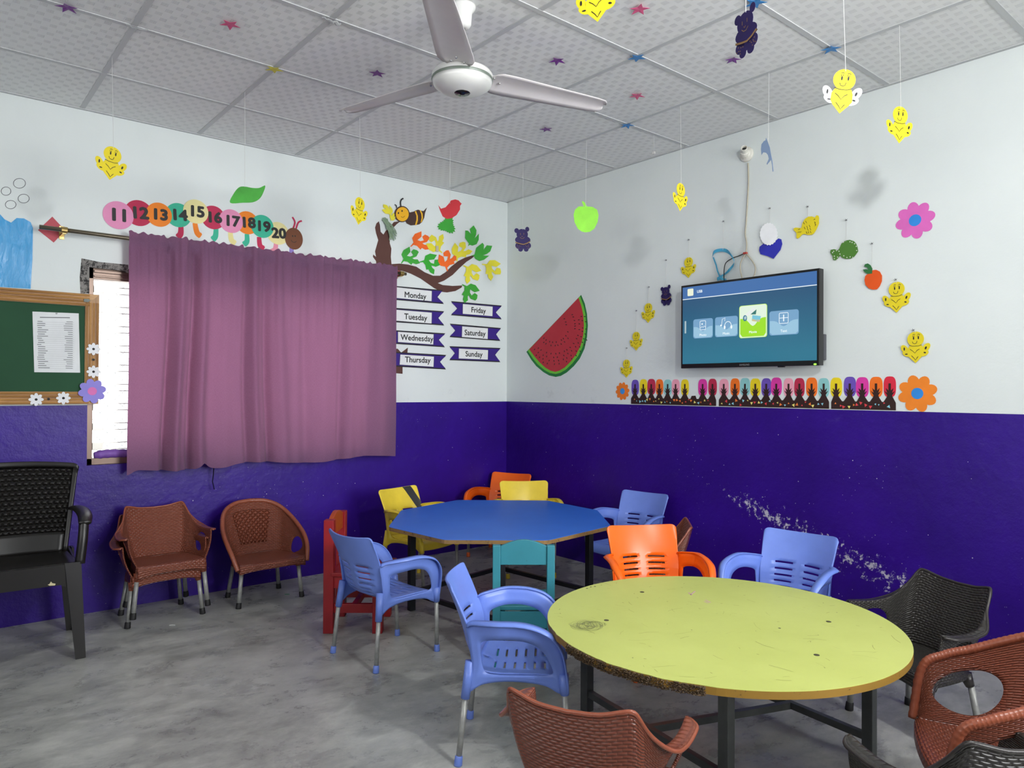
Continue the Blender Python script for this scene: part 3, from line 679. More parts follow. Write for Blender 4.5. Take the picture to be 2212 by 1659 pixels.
for nm, pts, colr, d in (('dark_rind', o1, '#1d7a3a', 0.0005), ('light_rind', o2, '#6cc33a', 0.0012), ('flesh', o3, '#b82f3c', 0.0019)): cutout(nm, RF, [R3(*p) for p in pts], paper(colr), wm, d, 0.0006)
bm = bmesh.new(); rnd = random.Random(5)
for rad, n, a0, a1 in ((120, 9, 20, 135), (145, 8, 40, 125), (170, 6, -30, 8), (205, 15, -12, 128), (232, 16, -18, 132), (258, 17, -14, 125), (282, 10, 20, 110), (100, 5, -60, -5)):
    for k in range(n):
        a = math.radians(a0+(a1-a0)*(k+rnd.uniform(-.25, .25))/(n-1)); x, y = 365+rad*0.86*math.cos(a)+8, 1035+rad*math.sin(a)*0.93
        if (x-203)*(840-1195)-(y-1195)*(542-203) > -9000: continue
        plate(bm, RF, [R3(*q) for q in ell(x, y, 3.4, 6.5, 8, a-PI/2+rnd.uniform(-.4, .4))], 0.0025, 0.0003)
finish(bm, 'seeds', mat('seed_ink', '#3b0f14', 0.6), wm)

# ================================================================ CHICKS, BEARS AND OTHER HANGING CUT-OUTS
YEL = '#e0cc22'
def strokes(bm, F, sc, T, lst, w, d):
    for s in lst: stroke(bm, F, [T(*p) for p in s], w*sc, d)
def chick(F, h, roll, label, top, hook=None, group='yellow paper chicks', wing=YEL, body=YEL, knot=True):
    """F: frame at the chick centre; h height"""
    sc = h/238.0; cr, sr = math.cos(roll), math.sin(roll)
    def T(x, y): a, b = (x-518)*sc, -(y-869)*sc; return (a*cr-b*sr, a*sr+b*cr)
    t_ = thing('paper_chick', F.O, label, 'paper chick', group)
    bm = bmesh.new(); plate(bm, F, [T(*p) for p in ((480, 856), (564, 855), (576, 880), (578, 922), (562, 944), (521, 989), (476, 944), (462, 922), (464, 882))], 0, 0.0008); finish(bm, 'body', paper(body), t_)
    bm = bmesh.new(); plate(bm, F, [T(*q) for q in ell(521, 808, 59, 57, 30)], 0.0004, 0.0008); finish(bm, 'head', paper(body), t_)
    for s in (-1, 1):
        bm = bmesh.new(); plate(bm, F, [T(*q) for q in ell(519+s*76, 882-(8 if s > 0 else 0), 23, 37, 20, s*0.62)], -0.0006, 0.0008); plate(bm, F, [T(*q) for q in ell(519+s*62, 918, 33, 19, 20, -s*0.45)], -0.0004, 0.0008)
        finish(bm, 'wing', paper(wing), t_)
    for side in (1, -1):
        bm = bmesh.new(); F2 = F if side > 0 else Frame(F.O, F.ex, F.ey, F.n*-1); d = 0.0014 if side > 0 else 0.0010
        lst = [[(476, 855), (500, 861), (540, 861), (562, 853)], [(498, 826), (504, 840), (518, 843), (528, 838), (532, 822)], [(482, 884), (500, 896), (517, 914), (532, 894), (549, 884)], [(492, 932), (508, 948), (522, 967), (532, 950), (540, 940)], [(500, 776), (508, 771), (517, 774)], [(534, 774), (544, 771), (553, 777)], [(503, 790), (500, 783)], [(510, 789), (511, 781)], [(536, 789), (534, 781)], [(544, 789), (546, 782)]]
        strokes(bm, F2, sc, T, lst, 3.6, d)
        for e in ((507, 801, 5, 12), (541, 799, 5, 12), (441, 880, 5, 13), (455, 920, 10, 4), (593, 877, 6, 12), (586, 912, 9, 5)): plate(bm, F2, [T(*q) for q in ell(e[0], e[1], e[2], e[3], 12, 0.3 if e[0] > 560 else 0)], d-0.0002, 0.0003)
        finish(bm, 'drawn_face' if side > 0 else 'drawn_back', M_INK, t_)
        if F.O.y > -0.06 or F.O.x > -0.06: break
    bm = bmesh.new(); q = T(521, 762); tube(bm, [F.p(q, 0.0016), top], 0.0009, 5)
    finish(bm, 'string', M_STRING, t_)
    if hook: bm = bmesh.new(); nail(bm, top); finish(bm, 'hook', M_NAIL, t_)
    return t_
M_NAIL = mat('dull_nail', '#55555a', 0.5, metal=0.6)
def nail(bm, p):
    p = Vector(p); n = Vector((-1, 0, 0)) if abs(p.x) < 0.05 else Vector((0, -1, 0))
    tube(bm, [p+n*-0.004, p+n*0.006], 0.0018, 6)
    for k in range(5):
        a = k*1.3; tube(bm, [p+n*0.003, p+n*0.004+Vector((0, math.cos(a)*0.009, math.sin(a)*0.007)) if abs(p.x) < 0.05 else p+n*0.004+Vector((math.cos(a)*0.009, 0, math.sin(a)*0.007))], 0.0008, 4)
def hang_frame(hook_px, obj_px, face):
    """hook on the ceiling grid; the cut-out hangs straight below; face = heading of its normal in degrees"""
    hk = at(*hook_px, z=HC-0.004); dep = float((hk-CAM)@_F); d = _F+_R*(obj_px[0]-1106)/FPX+_U*(829.5-obj_px[1])/FPX; P = CAM+d*dep
    a = math.radians(face); n = Vector((math.cos(a), math.sin(a), 0)); ex = Vector((-n.y, n.x, 0))
    return Frame((hk[0], hk[1], P[2]), ex, (0, 0, 1), n), Vector(hk), dep
def hang_at_depth(obj_px, dep, face):
    d = _F+_R*(obj_px[0]-1106)/FPX+_U*(829.5-obj_px[1])/FPX; P = CAM+d*dep
    a = math.radians(face); n = Vector((math.cos(a), math.sin(a), 0)); ex = Vector((-n.y, n.x, 0))
    return Frame(tuple(P), ex, (0, 0, 1), n), Vector((P[0], P[1], HC-0.004))
VIEW = 230.0   # heading that faces the camera
for hp, op, face, h, roll, lab in (
    ((242, 124), (241, 353), VIEW+24+28, .155, -0.10, 'yellow paper chick hanging over the start of the caterpillar'),
    ((777, 254), (777, 456), VIEW+12+48, .155, -0.10, 'yellow paper chick hanging between the caterpillar and the bee'),
    ((1470, 228), (1468, 426), VIEW-13+55, .150, -0.06, 'narrow turned yellow paper chick hanging above the television'),
    ((1943, 55), (1944, 270), VIEW-28+45, .152, -0.05, 'yellow paper chick hanging in front of the bare right wall')):
    F, hk, dep = hang_frame(hp, op, face); chick(F, h, roll, lab, hk)
F, hk = hang_at_depth((1819, 197), 2.52, VIEW-24+22); chick(F, .155, -0.14, 'yellow paper chick with white wings hanging nearest of all', hk, wing='#eef0f2')
F, hk = hang_at_depth((1288, -5), 2.30, VIEW-6-16); chick(F, .155, 0.04, 'yellow paper chick cut off by the top edge above the fan', hk)
def wall_frame(px, d=0.006): q = at(*px, x=-d); return Frame(tuple(q), (0, -1, 0), (0, 0, 1), (-1, 0, 0))
for px, hk, h, roll, lab in (
    ((1487, 578), (1488, 518), 0.128, 0, 'yellow paper chick on the wall just above the television corner'),
    ((1400, 676), (1402, 620), 0.128, 0, 'yellow paper chick on the wall, uppermost of the three beside the purple bear'),
    ((1374, 737), (1375, 671), 0.125, 0, 'yellow paper chick on the wall, middle of the three beside the purple bear'),
    ((1353, 796), (1354, 752), 0.122, 0, 'yellow paper chick on the wall just over the small orange flower'),
    ((1936, 642), (1935, 604), 0.150, 0, 'yellow paper chick on the wall under the paper orange'),
    ((1977, 750), (1973, 713), 0.150, 0, 'yellow paper chick on the wall over the large orange flower')):
    chick(wall_frame(px), h, roll, lab, Vector(at(*hk, x=-0.007)), hook=True)
PUR, TAN = '#221452', '#8a6a42'
def bear(F, h, label, top, hook=None, dots=True):
    sc = h/176.0
    def T(x, y): return ((x-160)*sc, -(y-438)*sc)
    t_ = thing('paper_bear', F.O, label, 'paper bear', 'purple paper bears')
    def part(nm, es, d=0.0, m=paper(PUR)):
        bm = bmesh.new()
        for i, e in enumerate(es): plate(bm, F, [T(*q) for q in ell(*e[:4], 20)], d+0.0002*i, 0.0007)
        return finish(bm, nm, m, t_)
    part('ear', [(117, 380, 16, 17)]); part('ear', [(191, 368, 14, 17)])
    part('head', [(156, 405, 40, 38)], 0.001); part('body', [(160, 443, 54, 30), (160, 478, 40, 28), (160, 460, 45, 25)], 0.0004)
    part('foot', [(131, 484, 23, 22), (145, 508, 17, 17)], 0.0008); part('foot', [(195, 482, 23, 23), (184, 508, 17, 16)], 0.0008)
    for side in (1, -1):
        F2 = F if side > 0 else Frame(F.O, F.ex, F.ey, F.n*-1); d = 0.0019 if side > 0 else 0.001
        bm = bmesh.new(); stroke(bm, F2, [T(*p) for p in ((108, 462), (140, 470), (165, 474), (190, 466), (212, 452))], 7*sc, d)
        strokes(bm, F2, sc, T, [[(140, 425), (150, 434), (162, 434), (172, 424)], [(143, 396), (143, 410)], [(167, 394), (167, 408)], [(150, 418), (155, 422), (160, 417)]], 2.6, d+0.0002)
        if dots:
            for k in range(14): a = k*2.4; r = 4+k*1.1; plate(bm, F2, [T(*q) for q in ell((128 if k % 2 else 196)+r*math.cos(a), 490+r*math.sin(a), 2.2, 2.2, 6)], d, 0.0002)
        finish(bm, 'drawn_face' if side > 0 else 'drawn_back', paper(TAN), t_)
        if abs(F.O.x) < 0.06: break
    bm = bmesh.new(); tube(bm, [F.p(T(160, 372), 0.002), top], 0.0009, 5); finish(bm, 'string', M_STRING, t_)
    if hook: bm = bmesh.new(); nail(bm, top); finish(bm, 'hook', M_NAIL, t_)
F, hk, dep = hang_frame((1130, 352), (1131, 517), VIEW-1+8); bear(F, 0.168, 'purple paper bear hanging in the room corner', hk)
F, hk = hang_at_depth((1612, 68), 2.15, VIEW-18-48); bear(F, 0.150, 'purple paper bear hanging highest, close to the ceiling', hk)
bear(wall_frame((1439, 638)), 0.132, 'purple paper bear hung on the wall beside the television', Vector(at(1439, 562, x=-0.007)), True, False)
def hung(name, F, pts, m, label, cat_, top, px_top, hook=False, group=None):
    """pts already in frame coordinates"""
    t_ = thing(name, F.O, label, cat_, group); bm = bmesh.new(); plate(bm, F, pts, 0, 0.001); finish(bm, 'cutout', m, t_)
    bm = bmesh.new(); tube(bm, [F.p(px_top, 0.001), top], 0.0009, 5); finish(bm, 'string', M_STRING, t_)
    if hook: bm = bmesh.new(); nail(bm, top); finish(bm, 'hook', M_NAIL, t_)
    return t_
def on_frame(F, px):
    """where the surveyed line of sight meets the cut-out's plane"""
    d = Vector(_F+_R*(px[0]-1106)/FPX+_U*(829.5-px[1])/FPX); C = Vector(CAM)
    t = (F.O-C).dot(F.n)/d.dot(F.n); P = C+d*t-F.O; return (P.dot(F.ex), P.dot(F.ey))
def traced(F, pts): return [on_frame(F, p) for p in pts]
# leaf, bird, apple, dolphin
F, hk, _ = hang_frame((529, 199), (534, 419), VIEW+18)
pts = [tuple(v) for v in spline([V(497, 438), V(505, 418), V(516, 405), V(528, 403), V(545, 406), V(560, 406), V(573, 401), V(568, 418), V(560, 430), V(546, 437), V(525, 438)], 4)]
hung('paper_leaf', F, traced(F, pts), mat('glossy_green_card', '#3f9a34', 0.4, var=0.35, vscale=5), 'big plain green paper leaf hanging over the caterpillar', 'paper leaf', hk, on_frame(F, (529, 404)))
F, hk, _ = hang_frame((972, 308), (972, 452), VIEW+4)
bp = [(818, 308), (838, 335), (870, 325), (893, 300), (910, 275), (940, 268), (965, 275), (977, 290), (987, 298), (975, 315), (975, 340), (950, 380), (915, 403), (880, 408), (850, 390), (832, 350)]
b = hung('paper_bird', F, traced(F, [(700+x/3.318, 350+y/3.318) for x, y in bp]), paper('#b3262f'), 'red paper bird hanging in front of the tree leaves', 'paper bird', hk, on_frame(F, (972, 440)))
F, hk, _ = hang_frame((1267, 303), (1267, 475), VIEW-5)
ap = [(1263, 437), (1258, 434), (1257, 437), (1261, 446), (1250, 446), (1242, 453), (1239, 464), (1241, 480), (1248, 494), (1256, 500), (1264, 502), (1274, 501), (1284, 494), (1291, 480), (1293, 465), (1290, 453), (1280, 447), (1268, 446)]
hung('paper_apple', F, traced(F, ap), mat('lime_card', '#8fe23c', 0.5, var=0.12, vscale=12, emit=0.0), 'lime green paper apple hanging before the white right wall', 'paper apple', hk, on_frame(F, (1265, 447)))
F, hk, _ = hang_frame((1661, 157), (1657, 332), VIEW-19-38)
dp = [(1655, 297), (1658, 305), (1663, 318), (1666, 335), (1669, 350), (1671, 370), (1669, 371), (1668, 357), (1666, 345), (1657, 356), (1656, 354), (1661, 343), (1659, 335), (1655, 330), (1649, 329), (1645, 335), (1644, 322), (1645, 312), (1650, 305), (1654, 303)]
dol = hung('paper_dolphin', F, traced(F, dp), mat('grey_blue_card', '#7f95b4', 0.45), 'grey blue paper dolphin hanging beside the wall lamp holder', 'paper dolphin', hk, on_frame(F, (1660, 310)))
bm = bmesh.new(); hk = at(1412.5, 291, z=HC); tube(bm, [tuple(hk), (hk[0], hk[1], HC-0.10)], 0.0009, 5); box(bm, (hk[0]-0.004, hk[1]-0.008, HC-0.115), (hk[0]+0.004, hk[1]+0.008, HC-0.10))
tag(finish(bm, 'loose_string', M_STRING), 'short loose string with a scrap hanging from a ceiling tile', 'string')
# wall: ribbon, heart, fish, orange
F = wall_frame((1563, 575)); t_ = thing('blue_ribbon', F.O, 'curled light blue ribbon hung on the wall behind the television top', 'ribbon')
P = [(1541, 555), (1545, 546), (1555, 541), (1567, 541), (1578, 547), (1586, 558), (1588, 570), (1580, 582), (1570, 590), (1560, 597), (1552, 604), (1560, 602), (1572, 606)]
bm = bmesh.new(); R_ = spline([V(*on_frame(F, p)) for p in P], 5, False); prev = None
for i, p in enumerate(R_):
    w = 0.011; tt = i*0.22; a = bm.verts.new(F.p((p.x-w*math.cos(tt)*0.4, p.y+w*0.8), 0.004+0.012*math.sin(tt)**2)); b_ = bm.verts.new(F.p((p.x+w*math.cos(tt)*0.4, p.y-w*0.8), 0.012+0.006*math.cos(tt)))
    if prev: bm.faces.new((prev[0], prev[1], b_, a))
    prev = (a, b_)
finish(bm, 'ribbon_loop', mat('blue_satin', '#3f9cc0', 0.35), t_, solid=0.0006)
bm = bmesh.new(); stroke(bm, F, [on_frame(F, p) for p in ((1542, 556), (1548, 572), (1551, 585), (1557, 600))], 0.009, 0.006); finish(bm, 'ribbon_tail', mat('blue_satin', '#3f9cc0', 0.35), t_)
tp = Vector(at(1563, 478, x=-0.007)); bm = bmesh.new(); tube(bm, [F.p(on_frame(F, (1563, 541)), 0.006), tp], 0.0009, 5); finish(bm, 'string', M_STRING, t_)
bm = bmesh.new(); nail(bm, tp); finish(bm, 'hook', M_NAIL, t_)
F = wall_frame((1665, 520)); hp_ = [(1641, 533), (1650, 526), (1662, 527), (1675, 521), (1682, 515), (1688, 517), (1690, 527), (1686, 540), (1678, 550), (1671, 559), (1658, 553), (1643, 549), (1640, 541)]
h_ = hung('paper_heart', F, traced(F, hp_), mat('royal_blue_card', '#2b2fae', 0.35, var=0.2, vscale=10), 'royal blue paper heart with a plain white disc hung above the television', 'paper heart', Vector(at(1663, 450, x=-0.007)), on_frame(F, (1663, 484)), True)
sc_ = [];
for k in range(40): a = 2*PI*k/40; r = 20+(1.6 if k % 2 else 0); sc_.append((1662+r*0.92*math.cos(a), 506+r*1.15*math.sin(a)))
cutout('white_disc', F, traced(F, sc_), paper('#f2f4f6'), h_, 0.006, 0.0008)
def K5(x, y): return (1420+x/4.1475, 430+y/4.1475)
F = wall_frame((1742, 490)); fp = [K5(*p) for p in ((1300, 215), (1320, 180), (1350, 158), (1385, 155), (1412, 165), (1425, 146), (1443, 148), (1450, 170), (1447, 195), (1450, 215), (1440, 240), (1425, 275), (1405, 305), (1385, 320), (1350, 322), (1315, 312), (1295, 320), (1275, 345), (1258, 355), (1245, 345), (1248, 310), (1240, 295), (1222, 280), (1222, 262), (1240, 255), (1290, 260))]
f_ = hung('paper_fish', F, traced(F, fp), paper(YEL), 'yellow paper fish hung on the wall above the television', 'paper fish', Vector(at(*K5(1347, 68), x=-0.007)), on_frame(F, K5(1347, 165)), True)
bm = bmesh.new()
for x, y in ((1310, 205), (1330, 195), (1318, 250), (1340, 240), (1362, 232), (1335, 290), (1352, 288), (1370, 285), (1345, 262), (1368, 258)): stroke(bm, F, traced(F, [K5(x, y), K5(x+3, y+10), K5(x+10, y+20)]), 0.0022, 0.0016)
stroke(bm, F, traced(F, [K5(1408, 205), K5(1418, 212), K5(1412, 222), K5(1422, 230), K5(1414, 242)]), 0.003, 0.0016)
stroke(bm, F, traced(F, [K5(1402, 185), K5(1415, 180)]), 0.003, 0.0016)
for x, y in ((1262, 275), (1275, 300), (1258, 300)): stroke(bm, F, traced(F, [K5(x, y), K5(x+18, y-8)]), 0.002, 0.0016)
finish(bm, 'drawn_scales', M_INK, f_)
def K6(x, y): return (1780+x/3.317, 380+y/3.317)
F = wall_frame((1822, 540)); fp = [K6(*p) for p in ((110, 520), (125, 485), (155, 463), (185, 458), (215, 468), (230, 485), (240, 510), (245, 540), (232, 558), (215, 580), (190, 593), (155, 595), (130, 585), (115, 568), (100, 590), (82, 605), (65, 600), (62, 575), (45, 550), (48, 530), (75, 525), (100, 533))]
f_ = hung('paper_fish', F, traced(F, fp), paper('#4a7a2e'), 'green paper fish with white dots hung on the wall', 'paper fish', Vector(at(*K6(160, 316), x=-0.007)), on_frame(F, K6(157, 470)), True)
bm = bmesh.new()
for x, y in ((70, 540), (90, 535), (108, 540), (62, 550), (75, 575), (75, 592), (98, 582), (140, 475), (187, 472), (202, 477), (220, 486), (232, 505), (235, 535), (143, 573), (165, 585), (188, 580), (207, 583), (115, 560)): plate(bm, F, traced(F, ell(*K6(x, y), 1.2, 1.2, 8)), 0.0012, 0.0003)
finish(bm, 'white_dots', paper('#dfe3da'), f_)
F = wall_frame((1886, 605)); op_ = [K6(*p) for p in ((335, 690), (350, 675), (375, 673), (400, 685), (416, 715), (415, 755), (400, 790), (380, 812), (350, 815), (320, 805), (297, 780), (290, 745), (297, 715), (315, 702))]
f_ = hung('paper_orange', F, traced(F, op_), paper('#dd5316'), 'orange paper fruit with a dark leaf hung on the wall', 'paper fruit', Vector(at(*K6(344, 485), x=-0.007)), on_frame(F, K6(342, 690)), True)
cutout('leaf', F, traced(F, [K6(*p) for p in ((345, 700), (348, 665), (335, 640), (315, 627), (295, 633), (287, 648), (308, 655), (318, 672), (300, 668), (280, 672), (292, 690), (315, 703))]), paper('#2c6b3a'), f_, 0.0012, 0.0008)
flower(RF, Rp, (1977, 476), 0.088, 8, '#d768b8', '#2f86d6', 0.028, 'pink paper flower with blue centre high on the right wall', rot=0.15, petal_w=0.42)
flower(RF, Rp, (1982, 850), 0.088, 8, '#ea8326', '#2f86d6', 0.027, 'large orange paper flower with blue centre right of the paper hedge', rot=0.3, petal_w=0.42)
flower(RF, Rp, (1345, 845), 0.060, 10, '#e87a26', '#3d8fd8', 0.0205, 'small orange paper flower with blue centre left of the paper hedge', rot=0.1, petal_w=0.45)

# ================================================================ PAPER TREE BORDER
def R4(x, y): return Rp(1300+x/2.9105, 780+y/2.9105)
CP = {'p': '#6a50b4', 'y': '#ecd31f', 'c': '#b92b4b', 'o': '#f2741f', 'b': '#8cc8c8', 'k': '#f0a3b6', 'm': '#d93aa0', 'r': '#d42840'}
hedges = [((185, 720), [(210, 'p'), (262, 'y'), (312, 'c'), (363, 'o'), (415, 'b'), (465, 'k'), (523, 'y'), (578, None), (635, 'm'), (697, 'c')], 'left strip of brown paper hedge with nine coloured tree crowns'),
          ((737, 1430), [(768, 'k'), (838, 'o'), (901, 'b'), (966, 'y'), (1035, 'p'), (1098, 'm'), (1175, 'k'), (1243, 'c'), (1320, 'o'), (1396, 'b')], 'middle strip of brown paper hedge with ten coloured tree crowns'),
          ((1443, 1850), [(1474, 'y'), (1560, 'p'), (1638, 'm'), (1725, 'o'), (1811, 'r')], 'right strip of brown paper hedge with five coloured tree crowns')]
HB = paper('#2f1a17'); z0 = ZP+0.004
for (xa, xb), trees, lab in hedges:
    ya, yb = R4(xa, 280)[0], R4(xb, 280)[0]
    t_ = thing('paper_hedge', RF.p(((ya+yb)/2, z0), 0.001), lab, 'paper hedge border', 'paper hedge strips on the paint line')
    out = [(ya, z0), (ya, z0+0.034)]; zb_ = z0+0.040; sp = (yb-ya)/len(trees)
    ys = [R4(x, 200)[0] for x, c in trees]
    for i, ((x, c), yc) in enumerate(zip(trees, ys)):
        lo_ = max(ya+0.002, (ys[i-1]+yc)/2+0.004 if i else ya+0.002); hi_ = min(yb-0.002, (ys[i+1]+yc)/2-0.004 if i+1 < len(ys) else yb-0.002)
        if c is None: out += [(lo_+0.006, zb_), (yc-0.014, z0+0.058), (yc+0.014, z0+0.06), (hi_-0.006, zb_)]; continue
        L_ = [(0.015, 0.062), (0.011, 0.072), (0.025, 0.094), (0.011, 0.084), (0.018, 0.108), (0.0055, 0.096), (0.0055, 0.131)]
        out += [(lo_, zb_)]+[(yc-a, z0+b) for a, b in L_]+[(yc+a, z0+b) for a, b in L_[::-1]]+[(hi_, zb_)]
    out += [(yb, z0+0.034), (yb, z0)]
    cutout('hedge', RF, out, HB, t_, 0.0016, 0.0007)
    for ci, ((x, c), yc) in enumerate(zip(trees, ys)):
        if c is None: continue
        hw = 0.0300*random.uniform(0.97, 1.12); zc = z0+0.112+random.uniform(-0.003, 0.003)
        q = [(yc+hw*(abs(math.cos(a))**0.62)*math.copysign(1, math.cos(a)), zc+0.051*(abs(math.sin(a))**0.7)*math.copysign(1, math.sin(a))) for a in [2*PI*k/28 for k in range(28)]]
        cutout('tree_crown', RF, q, paper(CP[c]), t_, 0.0002+0.00009*ci, 0.0004)
    bm = bmesh.new(); bms = {'#d84048': bmesh.new(), '#8ecfe0': bmesh.new(), '#efe27a': bmesh.new(), '#f0803a': bmesh.new()}; rnd = random.Random(int(xa))
    n = int((yb-ya)/0.024)
    for k in range(n):
        yy = ya+0.02+(yb-ya-0.04)*(k+rnd.random()*0.5)/n; zz = z0+rnd.uniform(0.010, 0.036); s = rnd.uniform(0.005, 0.0115); a = rnd.uniform(0, 6.28)
        plate(bms[rnd.choice(list(bms))], RF, [(yy+s*math.cos(a+q), zz+s*math.sin(a+q)) for q in (0, 2.0, 4.3)], 0.0023, 0.0003)
    bm.free()
    for c_, b_ in bms.items(): finish(b_, 'confetti', paper(c_), t_)

# ================================================================ TELEVISION
XT = -0.095
A = at(1469, 617, x=XT); B = at(1769, 580, x=XT); C_ = at(1473, 795, x=XT); Dd = at(1771, 790, x=XT)
y1, y0 = 0.5*(A[1]+C_[1]), 0.5*(B[1]+Dd[1]); zt, zb = 0.5*(A[2]+B[2]), 0.5*(C_[2]+Dd[2])
tv = thing('television', (XT, (y0+y1)/2, zb), 'black flat television showing a blue media menu on the right wall', 'television')
boxo('casing', (XT, y0, zb), (XT+0.045, y1, zt), mat('tv_black_plastic', '#0c0c0e', 0.25), tv, bevel=0.003)
boxo('back_housing', (XT+0.04, y0+0.12, zb+0.02), (XT+0.068, y1-0.12, zb+0.33), M_BLACKP, tv, bevel=0.006)
boxo('wall_bracket', (XT+0.066, (y0+y1)/2-0.12, zb+0.12), (0, (y0+y1)/2+0.12, zb+0.3), M_BLACKP, tv)
TF = Frame((XT, 0, 0), (0, -1, 0), (0, 0, 1), (-1, 0, 0))
sy0, sy1, sz0, sz1 = -y1+0.013, -y0-0.013, zb+0.026, zt-0.013
def TS(a, b): return (sy0+(sy1-sy0)*a, sz0+(sz1-sz0)*b)    # screen 0..1
t = NT('tv_screen_blue'); co = t.n('ShaderNodeTexCoord').outputs['Generated']; sx = t.n('ShaderNodeSeparateXYZ'); t.l(co, sx.inputs[0])
c = t.mix(t.ramp(sx.outputs[2], 0.9, 0.1), lin('#2a5a84'), lin('#2f83a0'))
t.l(c, t.b.inputs['Emission Color']); t.b.inputs['Emission Strength'].default_value = 0.75; t.b.inputs['Base Color'].default_value = (0.01, 0.01, 0.015, 1); t.b.inputs['Roughness'].default_value = 0.16
scr = cutout('screen', TF, [TS(0, 0), TS(1, 0), TS(1, 1), TS(0, 1)], t.m, tv, 0.0003, 0.0006)
def em(name, c, s=0.9):
    m = mat(name, c, 0.16, emit=s*0.88); b = m.node_tree.nodes['Principled BSDF']; b.inputs['Base Color'].default_value = (0.01, 0.01, 0.012, 1)
    return m
def sobj(nm, pts, m, d): cutout(nm, TF, pts, m, tv, d, 0.0001)
sobj('menu_bar', [TS(0, 0.848), TS(1, 0.848), TS(1, 1), TS(0, 1)], em('menu_bar_blue', '#4a7fc4', 0.8), 0.0010)
sobj('menu_line', [TS(0, 0.838), TS(1, 0.838), TS(1, 0.848), TS(0, 0.848)], em('menu_white', '#e8f4fa', 1.1), 0.0011)
sobj('side_tab', [TS(0.018, 0.40), TS(0.031, 0.40), TS(0.031, 0.56), TS(0.018, 0.56)], em('tab_white', '#c9e4ea', 0.8), 0.0011)
def rrect(x0, z0_, x1, z1_, r=0.014):
    a, b = TS(x0, z0_), TS(x1, z1_); out = []
    for cx, cz, s in ((b[0]-r, a[1]+r, -PI/2), (b[0]-r, b[1]-r, 0), (a[0]+r, b[1]-r, PI/2), (a[0]+r, a[1]+r, PI)):
        out += [(cx+r*math.cos(s+k*PI/10), cz+r*math.sin(s+k*PI/10)) for k in range(6)]
    return out
sobj('menu_badge', rrect(0.042, 0.882, 0.092, 0.975, 0.006), em('tab_white2', '#eef3da', 1.1), 0.0012)
label_text('screen_text', 'USB', TF, TS(0.145, 0.925), 0.022, em('menu_white', '#e8f4fa', 1.1), tv, 0.0013, bold=0.0006)
TILE = em('tile_blue', '#7fb0d8', 0.95); TILE2 = em('tile_pale', '#a5d3ee', 0.95); WE = em('icon_white', '#f2fbff', 1.15)
tiles = [(0.092, 0.325, 0.255, 0.572, 'Photo'), (0.272, 0.325, 0.450, 0.575, 'Music'), (0.465, 0.300, 0.662, 0.682, 'Movie'), (0.682, 0.305, 0.883, 0.590, 'Text')]
for x0, a, x1, b, txt in tiles:
    mv = txt == 'Movie'
    sobj('menu_tile', rrect(x0, a, x1, b), em('tile_pale_green', '#dff0dc', 1.15) if mv else TILE, 0.0012)
    if mv: sobj('tile_rim', rrect(x0-0.004, a-0.006, x1+0.004, b+0.006), em('rim_lime', '#c8f06a', 1.2), 0.0011)
    cx = (x0+x1)/2; w = x1-x0; hgt = b-a
    low = rrect(x0, a, x1, a+hgt*0.42)[:]; crv = []
    for k in range(13):
        f = k/12; crv.append(TS(x1-0.004-(w-0.008)*f, a+hgt*(0.60-0.25*math.exp(-((f-0.5)/0.2)**2))))
    q = [TS(x0+0.004, a+hgt*0.12), TS(x0+0.02, a+0.008), TS(x1-0.02, a+0.008), TS(x1-0.004, a+hgt*0.12)]+crv
    sobj('tile_lower', q, em('tile_lime', '#9fe21a', 1.1) if mv else TILE2, 0.0014)
    label_text('screen_text', txt, TF, TS(cx, a+hgt*0.16), 0.020, WE, tv, 0.0017, bold=0.0002)
def ring(nm, cx, cz, w, h, lw, r=0.006):
    bm = bmesh.new(); a, b = TS(cx, cz); pts = []
    for sx_, sz_, s in ((1, -1, -PI/2), (1, 1, 0), (-1, 1, PI/2), (-1, -1, PI)): pts += [(a+sx_*(w-r)+r*math.cos(s+k*PI/8), b+sz_*(h-r)+r*math.sin(s+k*PI/8)) for k in range(5)]
    stroke(bm, TF, pts, lw, 0.0017, closed=True); finish(bm, nm, WE, tv)
ring('icon', 0.173, 0.488, 0.020, 0.026, 0.003); ring('icon', 0.782, 0.500, 0.026, 0.028, 0.003)
bm = bmesh.new()
stroke(bm, TF, [TS(0.155, 0.455), TS(0.166, 0.475), TS(0.175, 0.46), TS(0.185, 0.48), TS(0.192, 0.465)], 0.003, 0.0017); plate(bm, TF, ell(*TS(0.167, 0.505), 0.005, 0.005, 12), 0.0016, 0.0001)
stroke(bm, TF, [TS(0.754, 0.502), TS(0.81, 0.502)], 0.003, 0.0017); stroke(bm, TF, [TS(0.782, 0.54), TS(0.782, 0.462)], 0.006, 0.0018)
hx, hz = TS(0.375, 0.455); stroke(bm, TF, [(hx+0.022*math.cos(a), hz+0.026*math.sin(a)) for a in [PI*k/14 for k in range(15)]], 0.0035, 0.0017)
for s in (-1, 1): plate(bm, TF, ell(hx+s*0.022, hz-0.006, 0.006, 0.011, 12), 0.0016, 0.0001)
stroke(bm, TF, [TS(0.325, 0.47), TS(0.33, 0.545), TS(0.352, 0.56), TS(0.35, 0.52)], 0.003, 0.0017); plate(bm, TF, ell(*TS(0.320, 0.468), 0.006, 0.005, 10), 0.0016, 0.0001)
finish(bm, 'icon', WE, tv)
def ico(pts, c, s=1.0): sobj('icon', pts, em('ico_'+c.strip('#'), c, s), 0.0016)
ico([TS(0.50, 0.57), TS(0.565, 0.655), TS(0.585, 0.64), TS(0.54, 0.56)], '#f4faf6'); ico([TS(0.545, 0.575), TS(0.59, 0.63), TS(0.585, 0.57)], '#3a8f86', 0.7)
